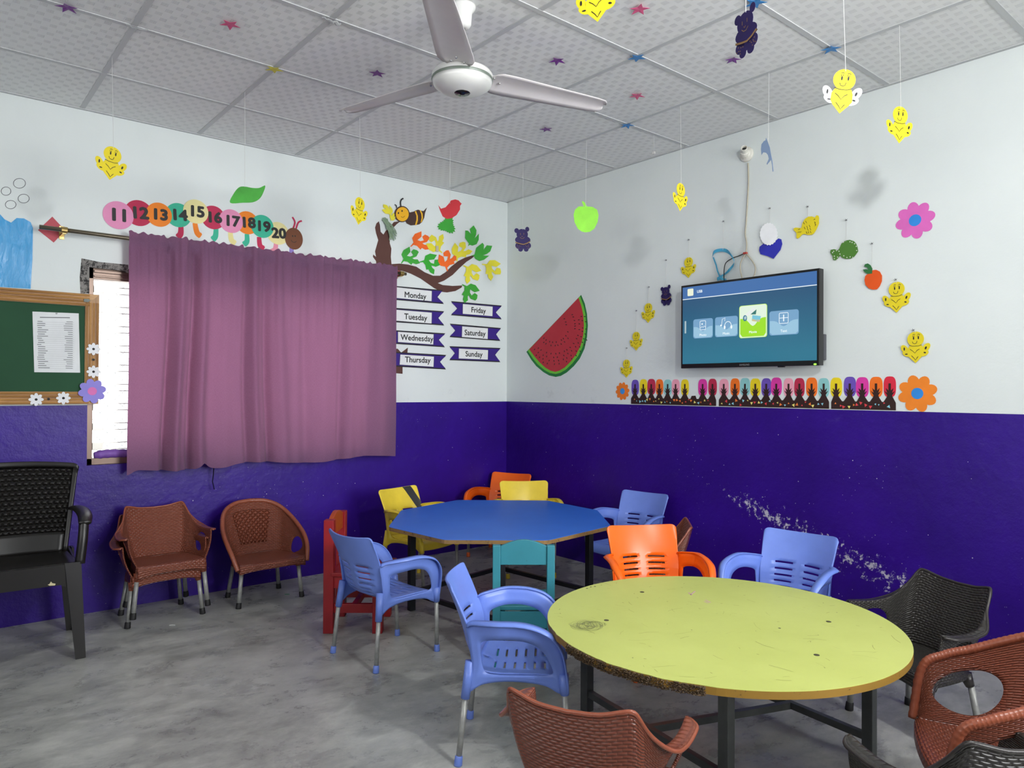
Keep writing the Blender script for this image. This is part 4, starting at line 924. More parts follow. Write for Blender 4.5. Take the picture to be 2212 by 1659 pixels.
ico(ell(*TS(0.505, 0.535), 0.013, 0.017, 18), '#3487a8', 0.8); ico(ell(*TS(0.507, 0.537), 0.008, 0.010, 16), '#cfe6ea')
ico([TS(0.555, 0.50), TS(0.56, 0.565), TS(0.622, 0.545), TS(0.612, 0.475)], '#7fd0e6'); ico([TS(0.556, 0.495), TS(0.559, 0.522), TS(0.616, 0.50), TS(0.612, 0.475)], '#e8c878')
label_text('brand_text', 'SAMSUNG', TF, (-(y0+y1)/2, zb+0.012), 0.014, mat('tv_logo_grey', '#7c7c80', 0.4), tv, 0.0006, bold=0.0002)
bm = bmesh.new(); plate(bm, TF, ell(-y0-0.022, zb+0.006, 0.008, 0.004, 12), 0.0004, 0.001); finish(bm, 'power_light', mat('power_green', '#7dff3a', 0.3, emit=3.0), tv)
boxo('sensor', (XT+0.005, y0+0.20, zb-0.006), (XT+0.02, y0+0.235, zb), M_BLACKP, tv)
bm = bmesh.new(); box(bm, (-0.026, at(1775, 720, x=-0.03)[1]-0.012, zb+0.03), (0, at(1775, 720, x=-0.03)[1]+0.05, zb+0.165))
tag(finish(bm, 'set_top_box', mat('dark_grey_box', '#4a4b50', 0.5), bevel=0.004), 'dark grey box mounted behind the near edge of the television', 'box')
# ---- lamp holder and its flex
lhp = at(1614, 334, x=0); lh = thing('lamp_holder', tuple(lhp), 'white angled lamp holder without a bulb on the right wall', 'lamp holder')
MX = Matrix.Translation(lhp) @ Matrix.Rotation(-PI/2, 4, 'Y')
M_HOLD = mat('white_bakelite', '#d6d4ca', 0.35)
bm = bmesh.new(); lathe(bm, [(0.042, 0), (0.043, 0.008), (0.038, 0.014), (0.030, 0.018), (0.028, 0.024), (0.012, 0.026)], MX, 36); finish(bm, 'base', M_HOLD, lh, smooth=False, bevel=0.001)
M2 = Matrix.Translation(lhp) @ Matrix.Translation((-0.02, 0.0, 0.0)) @ Matrix.Rotation(math.radians(25), 4, 'Z') @ Matrix.Rotation(math.radians(-68), 4, 'Y')
bm = bmesh.new(); lathe(bm, [(0.026, 0), (0.024, 0.02), (0.019, 0.026), (0.019, 0.052), (0.017, 0.054), (0.014, 0.052), (0.012, 0.034)], M2, 32); finish(bm, 'socket', M_HOLD, lh)
bm = bmesh.new(); lathe(bm, [(0.0115, 0.036), (0.0115, 0.042), (0.004, 0.043)], M2, 24); finish(bm, 'contact', M_CAP, lh)
def cable(name, pts, r, m, label, off=0.008, cat_='cable'):
    P = [V(*at(u, v, x=-(o_ if o_ is not None else off))) for u, v, o_ in pts]
    bm = bmesh.new(); tube(bm, spline(P, 6, False), r, 8); return tag(finish(bm, name, m, smooth=True), label, cat_)
M_FLEX = mat('beige_flex', '#b3ad9b', 0.5)
cable('lamp_flex', [(1616, 352, .006), (1617, 390, .006), (1615, 430, .006), (1612, 480, .006), (1610, 505, .008), (1613, 525, .01), (1612, 545, .014)], 0.0042, M_FLEX, 'beige flex running down the wall from the lamp holder')
cable('flex_loop', [(1612, 547, .014), (1603, 560, .016), (1599, 575, .018), (1601, 592, .03), (1606, 606, .04), (1616, 606, .04), (1628, 597, .03), (1632, 580, .02), (1626, 565, .016), (1613, 549, .014)], 0.0042, M_FLEX, 'loop of beige flex hanging above the television')
cable('power_cable', [(1606, 548, .012), (1598, 552, .014), (1582, 558, .016), (1568, 568, .018), (1564, 585, .02), (1564, 606, .04)], 0.0028, M_CAP, 'thin black power cable curving down behind the television')
bm = bmesh.new(); P0 = V(*at(1610, 547, x=-0.014)); box(bm, P0-V(0.008, 0.011, 0.006), P0+V(0.008, 0.011, 0.006))
tag(finish(bm, 'cable_connector', mat('red_tape', '#a8382f', 0.5), bevel=0.002), 'small red taped joint where the cables meet', 'connector')

# ================================================================ CEILING FAN
hub = V(-2.032, -2.192, 2.42)
fan = thing('ceiling_fan', hub, 'white three-blade ceiling fan hanging from the tiled ceiling', 'ceiling fan')
M_FAN = mat('white_fan_enamel', '#d9d9d6', 0.3); M_BLADE = mat('blade_white', '#d0cbcc', 0.35, var=0.06, vscale=8)
T0 = Matrix.Translation((hub.x, hub.y, 0))
bm = bmesh.new(); lathe(bm, [(0.008, HC), (0.052, HC-0.004), (0.050, HC-0.014), (0.037, HC-0.03), (0.034, HC-0.075), (0.026, HC-0.088), (0.012, HC-0.09)], T0, 36); finish(bm, 'canopy', M_FAN, fan, smooth=True)
bm = bmesh.new(); tube(bm, [(hub.x, hub.y, HC-0.08), (hub.x, hub.y, 2.475)], 0.010, 12); finish(bm, 'down_rod', mat('dark_rod', '#6f6f6a', 0.4, metal=0.5), fan, smooth=True)
bm = bmesh.new(); lathe(bm, [(0.02, 2.500), (0.050, 2.492), (0.085, 2.475), (0.112, 2.462), (0.119, 2.452), (0.119, 2.438)], T0, 48); finish(bm, 'motor_cover', M_FAN, fan, smooth=True)
bm = bmesh.new(); lathe(bm, [(0.119, 2.438), (0.121, 2.434), (0.119, 2.428)], T0, 48); finish(bm, 'motor_band', mat('green_grey_band', '#6f7a70', 0.4), fan)
bm = bmesh.new(); lathe(bm, [(0.118, 2.428), (0.112, 2.412), (0.092, 2.398), (0.066, 2.388), (0.034, 2.384), (0.031, 2.383)], T0, 48); finish(bm, 'bottom_cover', M_FAN, fan, smooth=True)
bm = bmesh.new(); lathe(bm, [(0.032, 2.3845), (0.030, 2.381), (0.012, 2.380), (0.008, 2.376), (0.002, 2.375)], T0, 32); finish(bm, 'hub_cap', mat('black_gloss', '#141416', 0.12), fan, smooth=True)
for a in (-13.5, 106.5, 226.5):
    Mb = Matrix.Translation((hub.x, hub.y, 2.455)) @ Matrix.Rotation(math.radians(a), 4, 'Z') @ Matrix.Rotation(math.radians(-10), 4, 'X')
    bm = bmesh.new()
    prof = [(0.105, -0.035, 0.035), (0.125, -0.060, 0.058), (0.15, -0.072, 0.068), (0.20, -0.073, 0.070), (0.35, -0.064, 0.064), (0.50, -0.056, 0.058), (0.60, -0.050, 0.053), (0.640, -0.044, 0.048), (0.655, -0.030, 0.034), (0.660, -0.012, 0.016)]
    rows = []
    for x, ya_, yb_ in prof: rows.append([bm.verts.new(Mb @ V(x, ya_+(yb_-ya_)*k/6, -0.010*(2*(k/6)-1)**2)) for k in range(7)])
    for r0, r1 in zip(rows, rows[1:]):
        for k in range(6): bm.faces.new((r0[k], r1[k], r1[k+1], r0[k+1]))
    bl = finish(bm, 'blade', M_BLADE, fan, smooth=True, solid=0.0025)
    bm = bmesh.new()
    for sx_, sy_ in ((0.125, -0.025), (0.125, 0.025), (0.16, 0.0)): lathe(bm, [(0.0055, -0.004), (0.0045, -0.008), (0.001, -0.010)], Mb @ Matrix.Translation((sx_, sy_, 0)), 10)
    finish(bm, 'screw', mat('screw_steel', '#c9c9c9', 0.25, metal=0.9), bl)
# ================================================================ STARS ON THE CEILING
STC = {'pink': '#c8527c', 'purple': '#6a2a80', 'blue': '#2878b8', 'yellow': '#c9bf2c'}
stars = [(497, 52, 'pink', .042, 'pink glitter star on the ceiling left of the fan'), (145, 15, 'purple', .042, 'dark purple star on the ceiling bar nearest the left photo edge'), (592, 149, 'yellow', .042, 'yellow star on a ceiling bar crossing'),
         (815, 158, 'purple', .04, 'purple star on the ceiling just left of the fan hub'), (1204, 130, 'purple', .04, 'purple star on the ceiling right of the upper fan blade'), (1381, 19, 'pink', .042, 'pink glitter star on the ceiling near the top photo edge'),
         (1376, 124, 'blue', .042, 'blue star on the bar crossing below the top pink star'), (1583, 128, 'purple', .038, 'purple star partly behind the high paper bear'), (1376, 206, 'pink', .042, 'pink star on the ceiling above the tip of the right fan blade'),
         (1180, 279, 'purple', .038, 'small purple star on the ceiling below the right fan blade'), (1355, 270, 'blue', .042, 'blue star on the bar crossing nearest the room corner'), (1795, 105, 'blue', .044, 'blue star on the bar crossing left of the white-winged chick'), (1632, 5, 'blue', .044, 'blue star on the bar crossing above the high paper bear')]
CF = Frame((0, 0, HC-0.0045), (1, 0, 0), (0, -1, 0), (0, 0, -1))
for i, (u, v, c, r, lab) in enumerate(stars):
    q = at(u, v, z=HC-0.005); a0 = i*0.7
    pts = [(q[0]+(r if k % 2 == 0 else r*0.42)*math.cos(a0+k*PI/5), -q[1]+(r if k % 2 == 0 else r*0.42)*math.sin(a0+k*PI/5)) for k in range(10)]
    bm = bmesh.new(); f = [bm.verts.new((x, -y, HC-0.007-0.006*(k % 2 == 0)*math.sin(k*1.7+i)**2)) for k, (x, y) in enumerate(pts)]; cc = bm.verts.new((q[0], q[1], HC-0.0075))
    for k in range(10): bm.faces.new((f[k], f[(k+1) % 10], cc))
    tag(finish(bm, 'paper_star', mat('star_'+c, STC[c], 0.4), solid=0.0012), lab, 'paper star', 'paper stars on the ceiling')
for u, v, lab in ((295, 57, 'crumpled grey tape on the bar crossing near the left photo edge'), (717, 44, 'crumpled grey tape on the bar crossing left of the fan rod')):
    q = at(u, v, z=HC-0.006); bm = bmesh.new(); rnd = random.Random(int(u))
    pts = [V(q[0]+(k-3)*0.013, q[1]+rnd.uniform(-.008, .008), HC-0.006-rnd.random()*0.012) for k in range(7)]
    tube(bm, pts, 0.009, 6, flat=0.3); tag(finish(bm, 'tape_scrap', mat('grey_tape', '#a9abac', 0.35)), lab, 'tape')

# ================================================================ CHAIRS
def grid_mesh(name, P, us, vs, m, parent, hole=None, solid=0.006, off=0.0, smooth=True, uvs=None, snap=None):
    """surface P(u,v); hole(u,v)->True removes that cell; snap: list of ellipses (uc,vc,ru,rv) cut cleanly"""
    bm = bmesh.new(); uvl = bm.loops.layers.uv.new('UVMap'); nu, nv = len(us), len(vs)
    par = [[[u, v] for v in vs] for u in us]; dead = set()
    if snap:
        for uc, vc, ru, rv in snap:
            ins = set((i, j) for i in range(nu) for j in range(nv) if ((us[i]-uc)/ru)**2+((vs[j]-vc)/rv)**2 < 1)
            cells = [(i, j) for i in range(nu-1) for j in range(nv-1) if any((a, b) in ins for a in (i, i+1) for b in (j, j+1))]
            kill = set(c for c in cells if ((0.5*(us[c[0]]+us[c[0]+1])-uc)/ru)**2+((0.5*(vs[c[1]]+vs[c[1]+1])-vc)/rv)**2 < 1)
            dead |= kill; near = set((a, b) for (i, j) in kill for a in (i, i+1) for b in (j, j+1))
            for (i, j) in near:
                x, y = (us[i]-uc)/ru, (vs[j]-vc)/rv; r = math.hypot(x, y)
                if r > 1e-6: par[i][j] = [uc+ru*x/r, vc+rv*y/r]
    pos = [[Vector(P(*par[i][j])) for j in range(nv)] for i in range(nu)]
    im, jm = nu//2, int(nv*0.6)
    cu = [0.0]; cv = [0.0]
    for i in range(1, nu): cu.append(cu[-1]+(pos[i][jm]-pos[i-1][jm]).length)
    for j in range(1, nv): cv.append(cv[-1]+(pos[im][j]-pos[im][j-1]).length)
    if uvs: cu = [uvs[0]*us[i] for i in range(nu)]
    vt = {}
    def gv(i, j):
        if (i, j) not in vt: vt[(i, j)] = bm.verts.new(pos[i][j])
        return vt[(i, j)]
    for i in range(nu-1):
        for j in range(nv-1):
            if (i, j) in dead: continue
            if hole and hole(0.5*(us[i]+us[i+1]), 0.5*(vs[j]+vs[j+1])): continue
            try: f = bm.faces.new((gv(i, j), gv(i+1, j), gv(i+1, j+1), gv(i, j+1)))
            except ValueError: continue
            for lp, (a, b) in zip(f.loops, ((i, j), (i+1, j), (i+1, j+1), (i, j+1))): lp[uvl].uv = (cu[a], cv[b])
    return finish(bm, name, m, parent, local=True, smooth=smooth, solid=solid, off=off)
def lerp_tab(tab, t):
    t = max(0.0, min(1.0, t))*(len(tab)-1); i = min(int(t), len(tab)-2); f = t-i
    a, b, c, d = tab[max(i-1, 0)], tab[i], tab[i+1], tab[min(i+2, len(tab)-1)]
    return tuple(0.5*((2*q)+(r-p)*f+(2*p-5*q+4*r-s)*f*f+(3*q-p-3*r+s)*f**3) for p, q, r, s in zip(a, b, c, d))
def lerp_lin(tab, t):
    """tab rows (key, values...)"""
    for a, b in zip(tab, tab[1:]):
        if t <= b[0] or b is tab[-1]:
            f = min(1, max(0, (t-a[0])/(b[0]-a[0]))); return tuple(p+(q-p)*f for p, q in zip(a[1:], b[1:]))
def leg(root, top, foot, mt, mc, r=0.0098, cap_r=0.0135, cap_h=0.032, sleeve=None):
    bm = bmesh.new(); a, b = V(*top), V(*foot); d = (a-b).normalized(); tube(bm, [a, b+d*0.004], r, 12)
    l = finish(bm, 'leg', mt, root, local=True, smooth=True)
    bm = bmesh.new(); tube(bm, [b, b+d*0.004, b+d*(cap_h-0.003), b+d*cap_h], [cap_r, cap_r*1.02, cap_r*0.93, r*1.02], 14); finish(bm, 'foot_cap', mc, l, local=True, smooth=True)
    return l

M_SKY = mat('sky_blue_plastic', '#6a84d2', 0.36, var=0.07, vscale=9); M_ORG = mat('orange_plastic', '#ee640c', 0.3, var=0.05, vscale=9); M_YLW = mat('yellow_plastic', '#e6cb3c', 0.35, var=0.10, vscale=9)
SLOTV = []   # six slot rows on the back, in profile parameter
PROF = [(-.240, .575), (-.216, .52), (-.191, .46), (-.168, .40), (-.147, .345), (-.121, .305), (-.085, .288), (-.04, .283), (.01, .284), (.06, .286), (.11, .287), (.145, .280), (.165, .262), (.170, .240)]
WID = [.170, .167, .162, .158, .154, .150, .145, .144, .147, .152, .156, .158, .156, .152]
NP = len(PROF)-1
def kid_P(u, v):
    y, z = lerp_tab(PROF, v); w, = lerp_tab([(k,) for k in WID], v); s = v*NP
    back = max(0.0, min(1.0, (6-s)/3)); x = u*w
    y += back*0.040*u*u; z += (1-back)*0.008*u*u
    bowl = math.exp(-((s-4.0)/1.6)**2); y -= 0.012*bowl*(1-u*u)
    if s < 1.2:
        z += 0.010*u*u*(1-s/1.2); e = max(0.0, (abs(u)-0.86)/0.14); z -= (1-s/1.2)*0.022*(1-math.sqrt(max(0.0, 1-e*e)))
    return (x, y, z)
def kid_chair():
    root = thing('kids_armchair', (0, 0, 0), 'x', 'chair')
    us = sorted(set([-1, -.985, -.96, -.92, -.86, -.78, -.64, -.52, -.40, -.28, -.16, -.05, 0, .05, .16, .28, .40, .52, .64, .78, .86, .92, .96, .985, 1]))
    def rows(v0, v1, n): return [v0+(v1-v0)*k/n for k in range(n+1)]
    sb = [0.175+0.036*k for k in range(6)]; vs = set(rows(0, 5.2/NP, 18))
    vs |= {0.004, 0.012, 0.025}
    for s in sb: vs |= {s, s+0.010}
    vs = sorted(vs); vs = [v for i, v in enumerate(vs) if i == 0 or v-vs[i-1] > 0.002 or v in sb]
    def hb(u, v): return any(s < v < s+0.010 for s in sb) and 0.16 < abs(u) < 0.64-0.02*(v*10)
    o = grid_mesh('backrest', kid_P, us, vs, M_SKY, root, hb, 0.007)
    ss = [5.75/NP+0.052*k for k in range(7)]; v2 = set(rows(5.2/NP, 1.0, 22))
    for s in ss: v2 |= {s, s+0.011}
    v2 = sorted(v2); v2 = [v for i, v in enumerate(v2) if i == 0 or v-v2[i-1] > 0.002 or v in ss]
    def hs(u, v): return (any(s < v < s+0.011 for s in ss[1:]) and 0.16 < abs(u) < 0.64) or (ss[0]-0.02 < v < ss[0]+0.011 and abs(u) < 0.10)
    grid_mesh('seat', kid_P, us, v2, M_SKY, root, hs, 0.007)
    outer = [(-.150, .452), (-.10, .470), (-.02, .478), (.055, .472), (.115, .448), (.155, .400), (.172, .330), (.178, .240), (.150, .238), (.10, .262), (.0, .272), (-.09, .262), (-.138, .235), (-.166, .215), (-.134, .30), (-.142, .385)]
    inner = [(-.100, .402), (-.065, .415), (-.010, .420), (.035, .416), (.075, .402), (.103, .375), (.122, .340), (.132, .308), (.118, .298), (.08, .295), (.0, .293), (-.06, .294), (-.085, .300), (-.097, .318), (-.102, .345), (-.104, .380)]
    O = spline([V(a, b) for a, b in outer], 5); I = spline([V(a, b) for a, b in inner], 5)
    def X(y, z):
        t = max(0, min(1, (z-.27)/.19)); f = max(0, min(1, (y+.150)/.12)); f = f*f*(3-2*f)
        return .156+t*(.004+.046*f)
    for s in (-1, 1):
        bm = bmesh.new(); rings = []
        for k in range(4):
            f = k/3; rings.append([bm.verts.new((s*(X(*(o_.lerp(i_, f)))), o_.lerp(i_, f).x, o_.lerp(i_, f).y)) for o_, i_ in zip(O, I)])
        n = len(O)
        for A_, B_ in zip(rings, rings[1:]):
            for i in range(n): bm.faces.new((A_[i], A_[(i+1) % n], B_[(i+1) % n], B_[i]) if s > 0 else (A_[i], B_[i], B_[(i+1) % n], A_[(i+1) % n]))
        # flange on top of the arm and down its front
        fl = O[0:5*7+1]; A_, B_, C2 = [], [], []
        for i, p in enumerate(fl):
            f = i/(len(fl)-1); w = 0.026*(1-0.55*max(0, (f-0.55)/0.45))*min(1, 0.35+f*5); x = X(p.x, p.y)
            A_.append(bm.verts.new((s*(x-0.006), p.x, p.y+0.001))); B_.append(bm.verts.new((s*(x+w*0.6), p.x+0.0*w, p.y+0.001))); C2.append(bm.verts.new((s*(x+w), p.x, p.y-0.006)))
        for i in range(len(fl)-1):
            bm.faces.new((A_[i], A_[i+1], B_[i+1], B_[i])); bm.faces.new((B_[i], B_[i+1], C2[i+1], C2[i]))
        bmesh.ops.recalc_face_normals(bm, faces=bm.faces)
        # sockets
        tube(bm, [(s*.160, .166, .300), (s*.157, .170, .236)], [.0145, .0128], 10); tube(bm, [(s*.146, -.140, .330), (s*.158, -.155, .215)], [.0150, .0128], 10)
        finish(bm, 'armrest', M_SKY, root, local=True, smooth=True, solid=0.005)
    for s in (-1, 1):
        leg(root, (s*.157, .170, .250), (s*.152, .180, 0), M_TUBE, M_SKY); leg(root, (s*.157, -.154, .23), (s*.170, -.176, 0), M_TUBE, M_SKY)
    return root
kc = kid_chair()
CH = []
def face(deg): return math.radians(deg-90)
# (x, y, facing, material, label)
kids = [(-1.972, -1.528, 6, 'S', 'sky blue kids armchair standing right beside the red wooden chair'),
        (-2.058, -2.560, -43, 'S', 'sky blue kids armchair with its arm at the left rim of the round yellow table'),
        (-.318, -1.545, 187, 'S', 'sky blue kids armchair against the right wall between blue table and orange chair'),
        (-.770, -2.818, 185, 'S', 'sky blue kids armchair behind the round yellow table near the chipped wall'),
        (-1.108, -2.410, -121, 'O', 'bright orange kids armchair at the far side of the round yellow table'),
        (-.305, -.285, 202, 'O', 'orange kids armchair tucked into the room corner behind the yellow one'),
        (-.468, -.800, -123, 'Y', 'yellow kids armchair with its back to the room corner'),
        (-1.188, -.590, -77, 'Y', 'yellow kids armchair with a black band across its back')]
MM = {'S': None, 'O': {'sky_blue_plastic': M_ORG}, 'Y': {'sky_blue_plastic': M_YLW}}
for i, (x, y, fc, c, lab) in enumerate(kids):
    g = 'plastic kids armchairs'
    r = copy_thing(kc, (x, y, 0), face(fc), lab, g, MM[c]); CH.append(r)
def remove_tree(o):
    for ch in list(o.children): remove_tree(ch)
    bpy.data.objects.remove(o, do_unlink=True)
remove_tree(kc)
bm = bmesh.new()      # black band on the second yellow back: follows the backrest
q = [(0.42, 0.0), (0.78, 0.0), (1.0, 0.13), (1.0, 0.20), (0.9, 0.20)]
Y2 = CH[7]
pa, pb = [], []
for k in range(13):
    f = k/12; u0, v0 = -(0.38+(1.0-0.38)*f), 0.0+0.26*f; u1, v1 = -(0.72+(1.0-0.72)*min(1, f*1.0)), 0.0+0.13*f
    a = Vector(kid_P(u0, v0)); b_ = Vector(kid_P(u1, v1)); pa.append(bm.verts.new(a+V(0, 0.0052, 0.0005))); pb.append(bm.verts.new(b_+V(0, 0.0052, 0.0005)))
for k in range(12): bm.faces.new((pa[k], pb[k], pb[k+1], pa[k+1]))
finish(bm, 'black_band', mat('black_tape', '#121418', 0.5), Y2, local=True, solid=0.001)

# ---- woven tub shells
def woven_chair(kind, m_shell, m_seat=None, name='woven_armchair'):
    root = thing(name, (0, 0, 0), 'x', 'chair')
    if kind == 'wing':
        RIM = [(0, 0, -.190, .508), (.15, .075, -.187, .513), (.27, .138, -.176, .527), (.31, .150, -.168, .522), (.40, .166, -.135, .478), (.52, .186, -.080, .420), (.66, .198, -.015, .402), (.84, .205, .060, .402), (1, .206, .122, .408)]
        LOW = [(0, 0, -.112), (.15, .065, -.110), (.27, .112, -.098), (.31, .120, -.092), (.40, .134, -.068), (.52, .147, -.030), (.66, .156, .018), (.84, .163, .080), (1, .170, .142)]
        ZL, ZB, hole = .262, .205, (.715, .585, .155, .27)
    elif kind == 'tub2':
        RIM = [(0, 0, -.200, .565), (.15, .085, -.190, .560), (.27, .148, -.160, .545), (.36, .186, -.115, .522), (.46, .212, -.050, .488), (.58, .226, .015, .456), (.72, .232, .085, .428), (.86, .226, .145, .385), (1, .205, .175, .235)]
        LOW = [(0, 0, -.118), (.15, .070, -.112), (.27, .118, -.090), (.36, .142, -.060), (.46, .158, -.020), (.58, .168, .025), (.72, .176, .075), (.86, .184, .125), (1, .192, .160)]
        ZL, ZB, hole = .245, .200, (.615, .545, .205, .23)
    else:
        RIM = [(0, 0, -.200, .542), (.15, .085, -.190, .535), (.27, .148, -.160, .512), (.36, .186, -.115, .478), (.46, .212, -.050, .432), (.58, .226, .015, .388), (.72, .228, .080, .345), (.86, .220, .135, .290), (1, .202, .170, .215)]
        LOW = [(0, 0, -.118), (.15, .070, -.112), (.27, .118, -.090), (.36, .142, -.060), (.46, .158, -.020), (.58, .168, .025), (.72, .176, .075), (.86, .184, .125), (1, .192, .160)]
        ZL, ZB, hole = .245, .200, (.640, .46, .125, .26)
    from bisect import bisect
    rk = [r[0] for r in RIM]
    def tabv(T, a):
        # smooth interpolation of rows by key
        i = max(0, min(len(T)-2, bisect([r[0] for r in T], a)-1)); f = (a-T[i][0])/(T[i+1][0]-T[i][0]); f = max(0, min(1, f))
        p, q, r, s = T[max(i-1, 0)], T[i], T[i+1], T[min(i+2, len(T)-1)]
        out = []
        for k in range(1, len(T[0])):
            m0 = (r[k]-p[k])/(r[0]-p[0]) if r is not p else 0; m1 = (s[k]-q[k])/(s[0]-q[0]); h = r[0]-q[0]
            out.append((2*f**3-3*f*f+1)*q[k]+(f**3-2*f*f+f)*h*m0+(-2*f**3+3*f*f)*r[k]+(f**3-f*f)*h*m1)
        return out
    def P(u, v):
        a = abs(u); s = 1 if u >= 0 else -1
        rx, ry, rz = tabv(RIM, a); lx, ly = tabv(LOW, a)
        if a < 1e-9: rx = lx = 0
        if v < 0.2:
            f = v/0.2; zb = ZB+(0.012 if a < 0.9 else -0.0); return (s*lx*(1+0.02*(1-f)), ly-0.010*(1-f)*(1-a), zb+(ZL-zb)*f)
        if v <= 1.0:
            f = (v-0.2)/0.8; bulge = 0.010*math.sin(PI*f)
            g = f**1.25 if a < 0.45 else f**(1.25-0.25*min(1, (a-.45)/.2))
            return (s*(lx+(rx-lx)*g+bulge*(0.3 if a < .3 else 1)), ly+(ry-ly)*g-(bulge if a < 0.35 else 0), ZL+(rz-ZL)*f)
        f = (v-1.0)/0.2; k = max(0, min(1, (a-0.40)/0.18)); k = k*k*(3-2*k)
        tip = 1-0.75*max(0, (a-0.90)/0.10)**2
        return (s*(rx+0.032*f*k*tip), ry-(0.004*f if a < .35 else 0), rz-0.004*f*(1-k)-0.004*f*f*k)
    us = [k/46 for k in range(-46, 47)]; vs = [0, .07, .14, .2]+[.2+.8*k/22 for k in range(1, 23)]
    if kind == 'wing': vs += [1.05, 1.1, 1.15, 1.2]
    sn = [(s*hole[0], hole[1], hole[2], hole[3]) for s in (-1, 1)]
    sh = grid_mesh('shell', P, us, vs, m_shell, root, None, 0.007, snap=sn, uvs=(0.45,))
    # seat and front apron
    def PS(u, t):
        if t <= 0.72:
            lx, ly = tabv(LOW, t/0.72); d = 0.012*math.sin(PI*min(1, t/0.72))*(1-u*u); return (u*lx, ly, ZL-0.004-d)
        lx, ly = tabv(LOW, 1.0); f = (t-0.72)/0.28; drop = ZB+0.012-0.022*abs(u)**3-(0.006 if kind != 'wing' else 0)*(1-u*u)
        bow = (0.018 if kind != 'wing' else 0.006)*(1-u*u)
        return (u*lx, ly+bow*min(1, f*3)+0.010*math.sin(min(1, f*2)*PI/2), ZL-0.004-(ZL-0.004-drop)*(f**1.6))
    ut = [k/16 for k in range(-16, 17)]; ts = [0.72*k/20 for k in range(21)]+[0.72+0.28*k/9 for k in range(1, 10)]
    grid_mesh('seat', PS, ut, ts, m_seat or m_shell, root, None, 0.006)
    if kind != 'wing':
        bm = bmesh.new(); pts = [Vector(P(k/150, 1.0)) for k in range(-150, 151)]; tube(bm, pts, [0.0118+0.0013*(i % 3 != 0) for i in range(len(pts))], 10); finish(bm, 'rim', M_RIM[m_shell.name], root, local=True, smooth=True)
        if kind == 'tub':
            def PQ(u, v): x, y, z = P(u*0.21*(0.75+0.25*v), 0.34+v*0.52); return (x, y+0.0065, z)
            grid_mesh('quilted_panel', PQ, [k/10 for k in range(-10, 11)], [k/14 for k in range(15)], M_QUILT, root, None, 0.003)
    else:
        bm = bmesh.new(); pts = [Vector(P(k/60, 1.2 if abs(k) > 28 else 1.0+0.2*min(1, max(0, (abs(k)-20)/8)))) for k in range(-60, 61)]; tube(bm, pts, 0.0052, 8); finish(bm, 'rim', M_RIM[m_shell.name], root, local=True, smooth=True)
    fx, fy, bx, by = (.160, .125, .120, -.085)
    for s in (-1, 1):
        bm = bmesh.new(); tube(bm, [(s*fx, fy, .226), (s*(fx+.006), fy+.004, .185)], [.022, .0145], 12); finish(bm, 'leg_socket', M_RIM[m_shell.name], root, local=True, smooth=True)
        bm = bmesh.new(); tube(bm, [(s*bx, by, .226), (s*(bx+.010), by-.012, .185)], [.022, .0145], 12)
        finish(bm, 'leg_socket', M_RIM[m_shell.name], root, local=True, smooth=True)
        leg(root, (s*(fx+.006), fy+.004, .20), (s*(fx+.026), fy+.014, 0), M_TUBE, M_CAP, 0.0115, 0.0150); leg(root, (s*(bx+.010), by-.012, .20), (s*(bx+.035), by-.035, 0), M_TUBE, M_CAP, 0.0115, 0.0150)
    return root
BR, BL = '#7c4230', '#2e2b28'
M_BRN = weave_mat('brown_woven_plastic', BR, 0.022, 0.0088, 0.28, 1.0, 0.0030); M_BLK = weave_mat('black_woven_plastic', BL, 0.022, 0.0088, 0.32, 1.0, 0.0030)
M_BRR = mat('brown_plastic_rim', '#8a4a34', 0.32, var=0.05, bump=0.5, bscale=180, bdist=0.001); M_BLR = mat('black_plastic_rim', '#2a2624', 0.34, bump=0.5, bscale=180, bdist=0.001)
M_RIM = {'brown_woven_plastic': M_BRR, 'black_woven_plastic': M_BLR}
M_QUILT = weave_mat('brown_quilted_plastic', BR, 0.030, 0.03, 0.2, 1.0, 0.010, True)
wing = woven_chair('wing', M_BRN); tubc = woven_chair('tub', M_BRN); tub2 = woven_chair('tub2', M_BRN)
KB = {'brown_woven_plastic': M_BLK, 'brown_plastic_rim': M_BLR}
g = 'woven plastic kids armchairs'
SK = [copy_thing(wing, (-2.640, -.262, 0), face(-88), 'brown woven armchair, lower of the stacked pair by the left wall', g),
      copy_thing(wing, (-2.620, -.285, .047), face(-88), 'brown woven armchair, topmost of the stacked pair by the left wall', g),
      copy_thing(tubc, (-2.085, -.285, 0), face(-89), 'brown round-backed woven armchair with quilted panel by the left wall', g),
      copy_thing(wing, (-2.385, -3.245, 0), face(26), 'brown woven armchair in front with its back to the camera', g),
      copy_thing(wing, (-.840, -3.403, 0), face(158), 'black woven armchair facing the yellow table from the right wall', g, KB),
      copy_thing(wing, (-1.850, -3.893, 0), face(59), 'black woven armchair cut off at the bottom right photo corner', g, KB),
      copy_thing(tub2, (-1.428, -3.835, 0), face(121), 'brown round-rimmed woven armchair at the right photo edge', g),
      copy_thing(wing, (-.640, -2.020, 0), face(132), 'brown woven armchair mostly hidden behind the bright orange chair', g)]
remove_tree(wing); remove_tree(tubc); remove_tree(tub2)

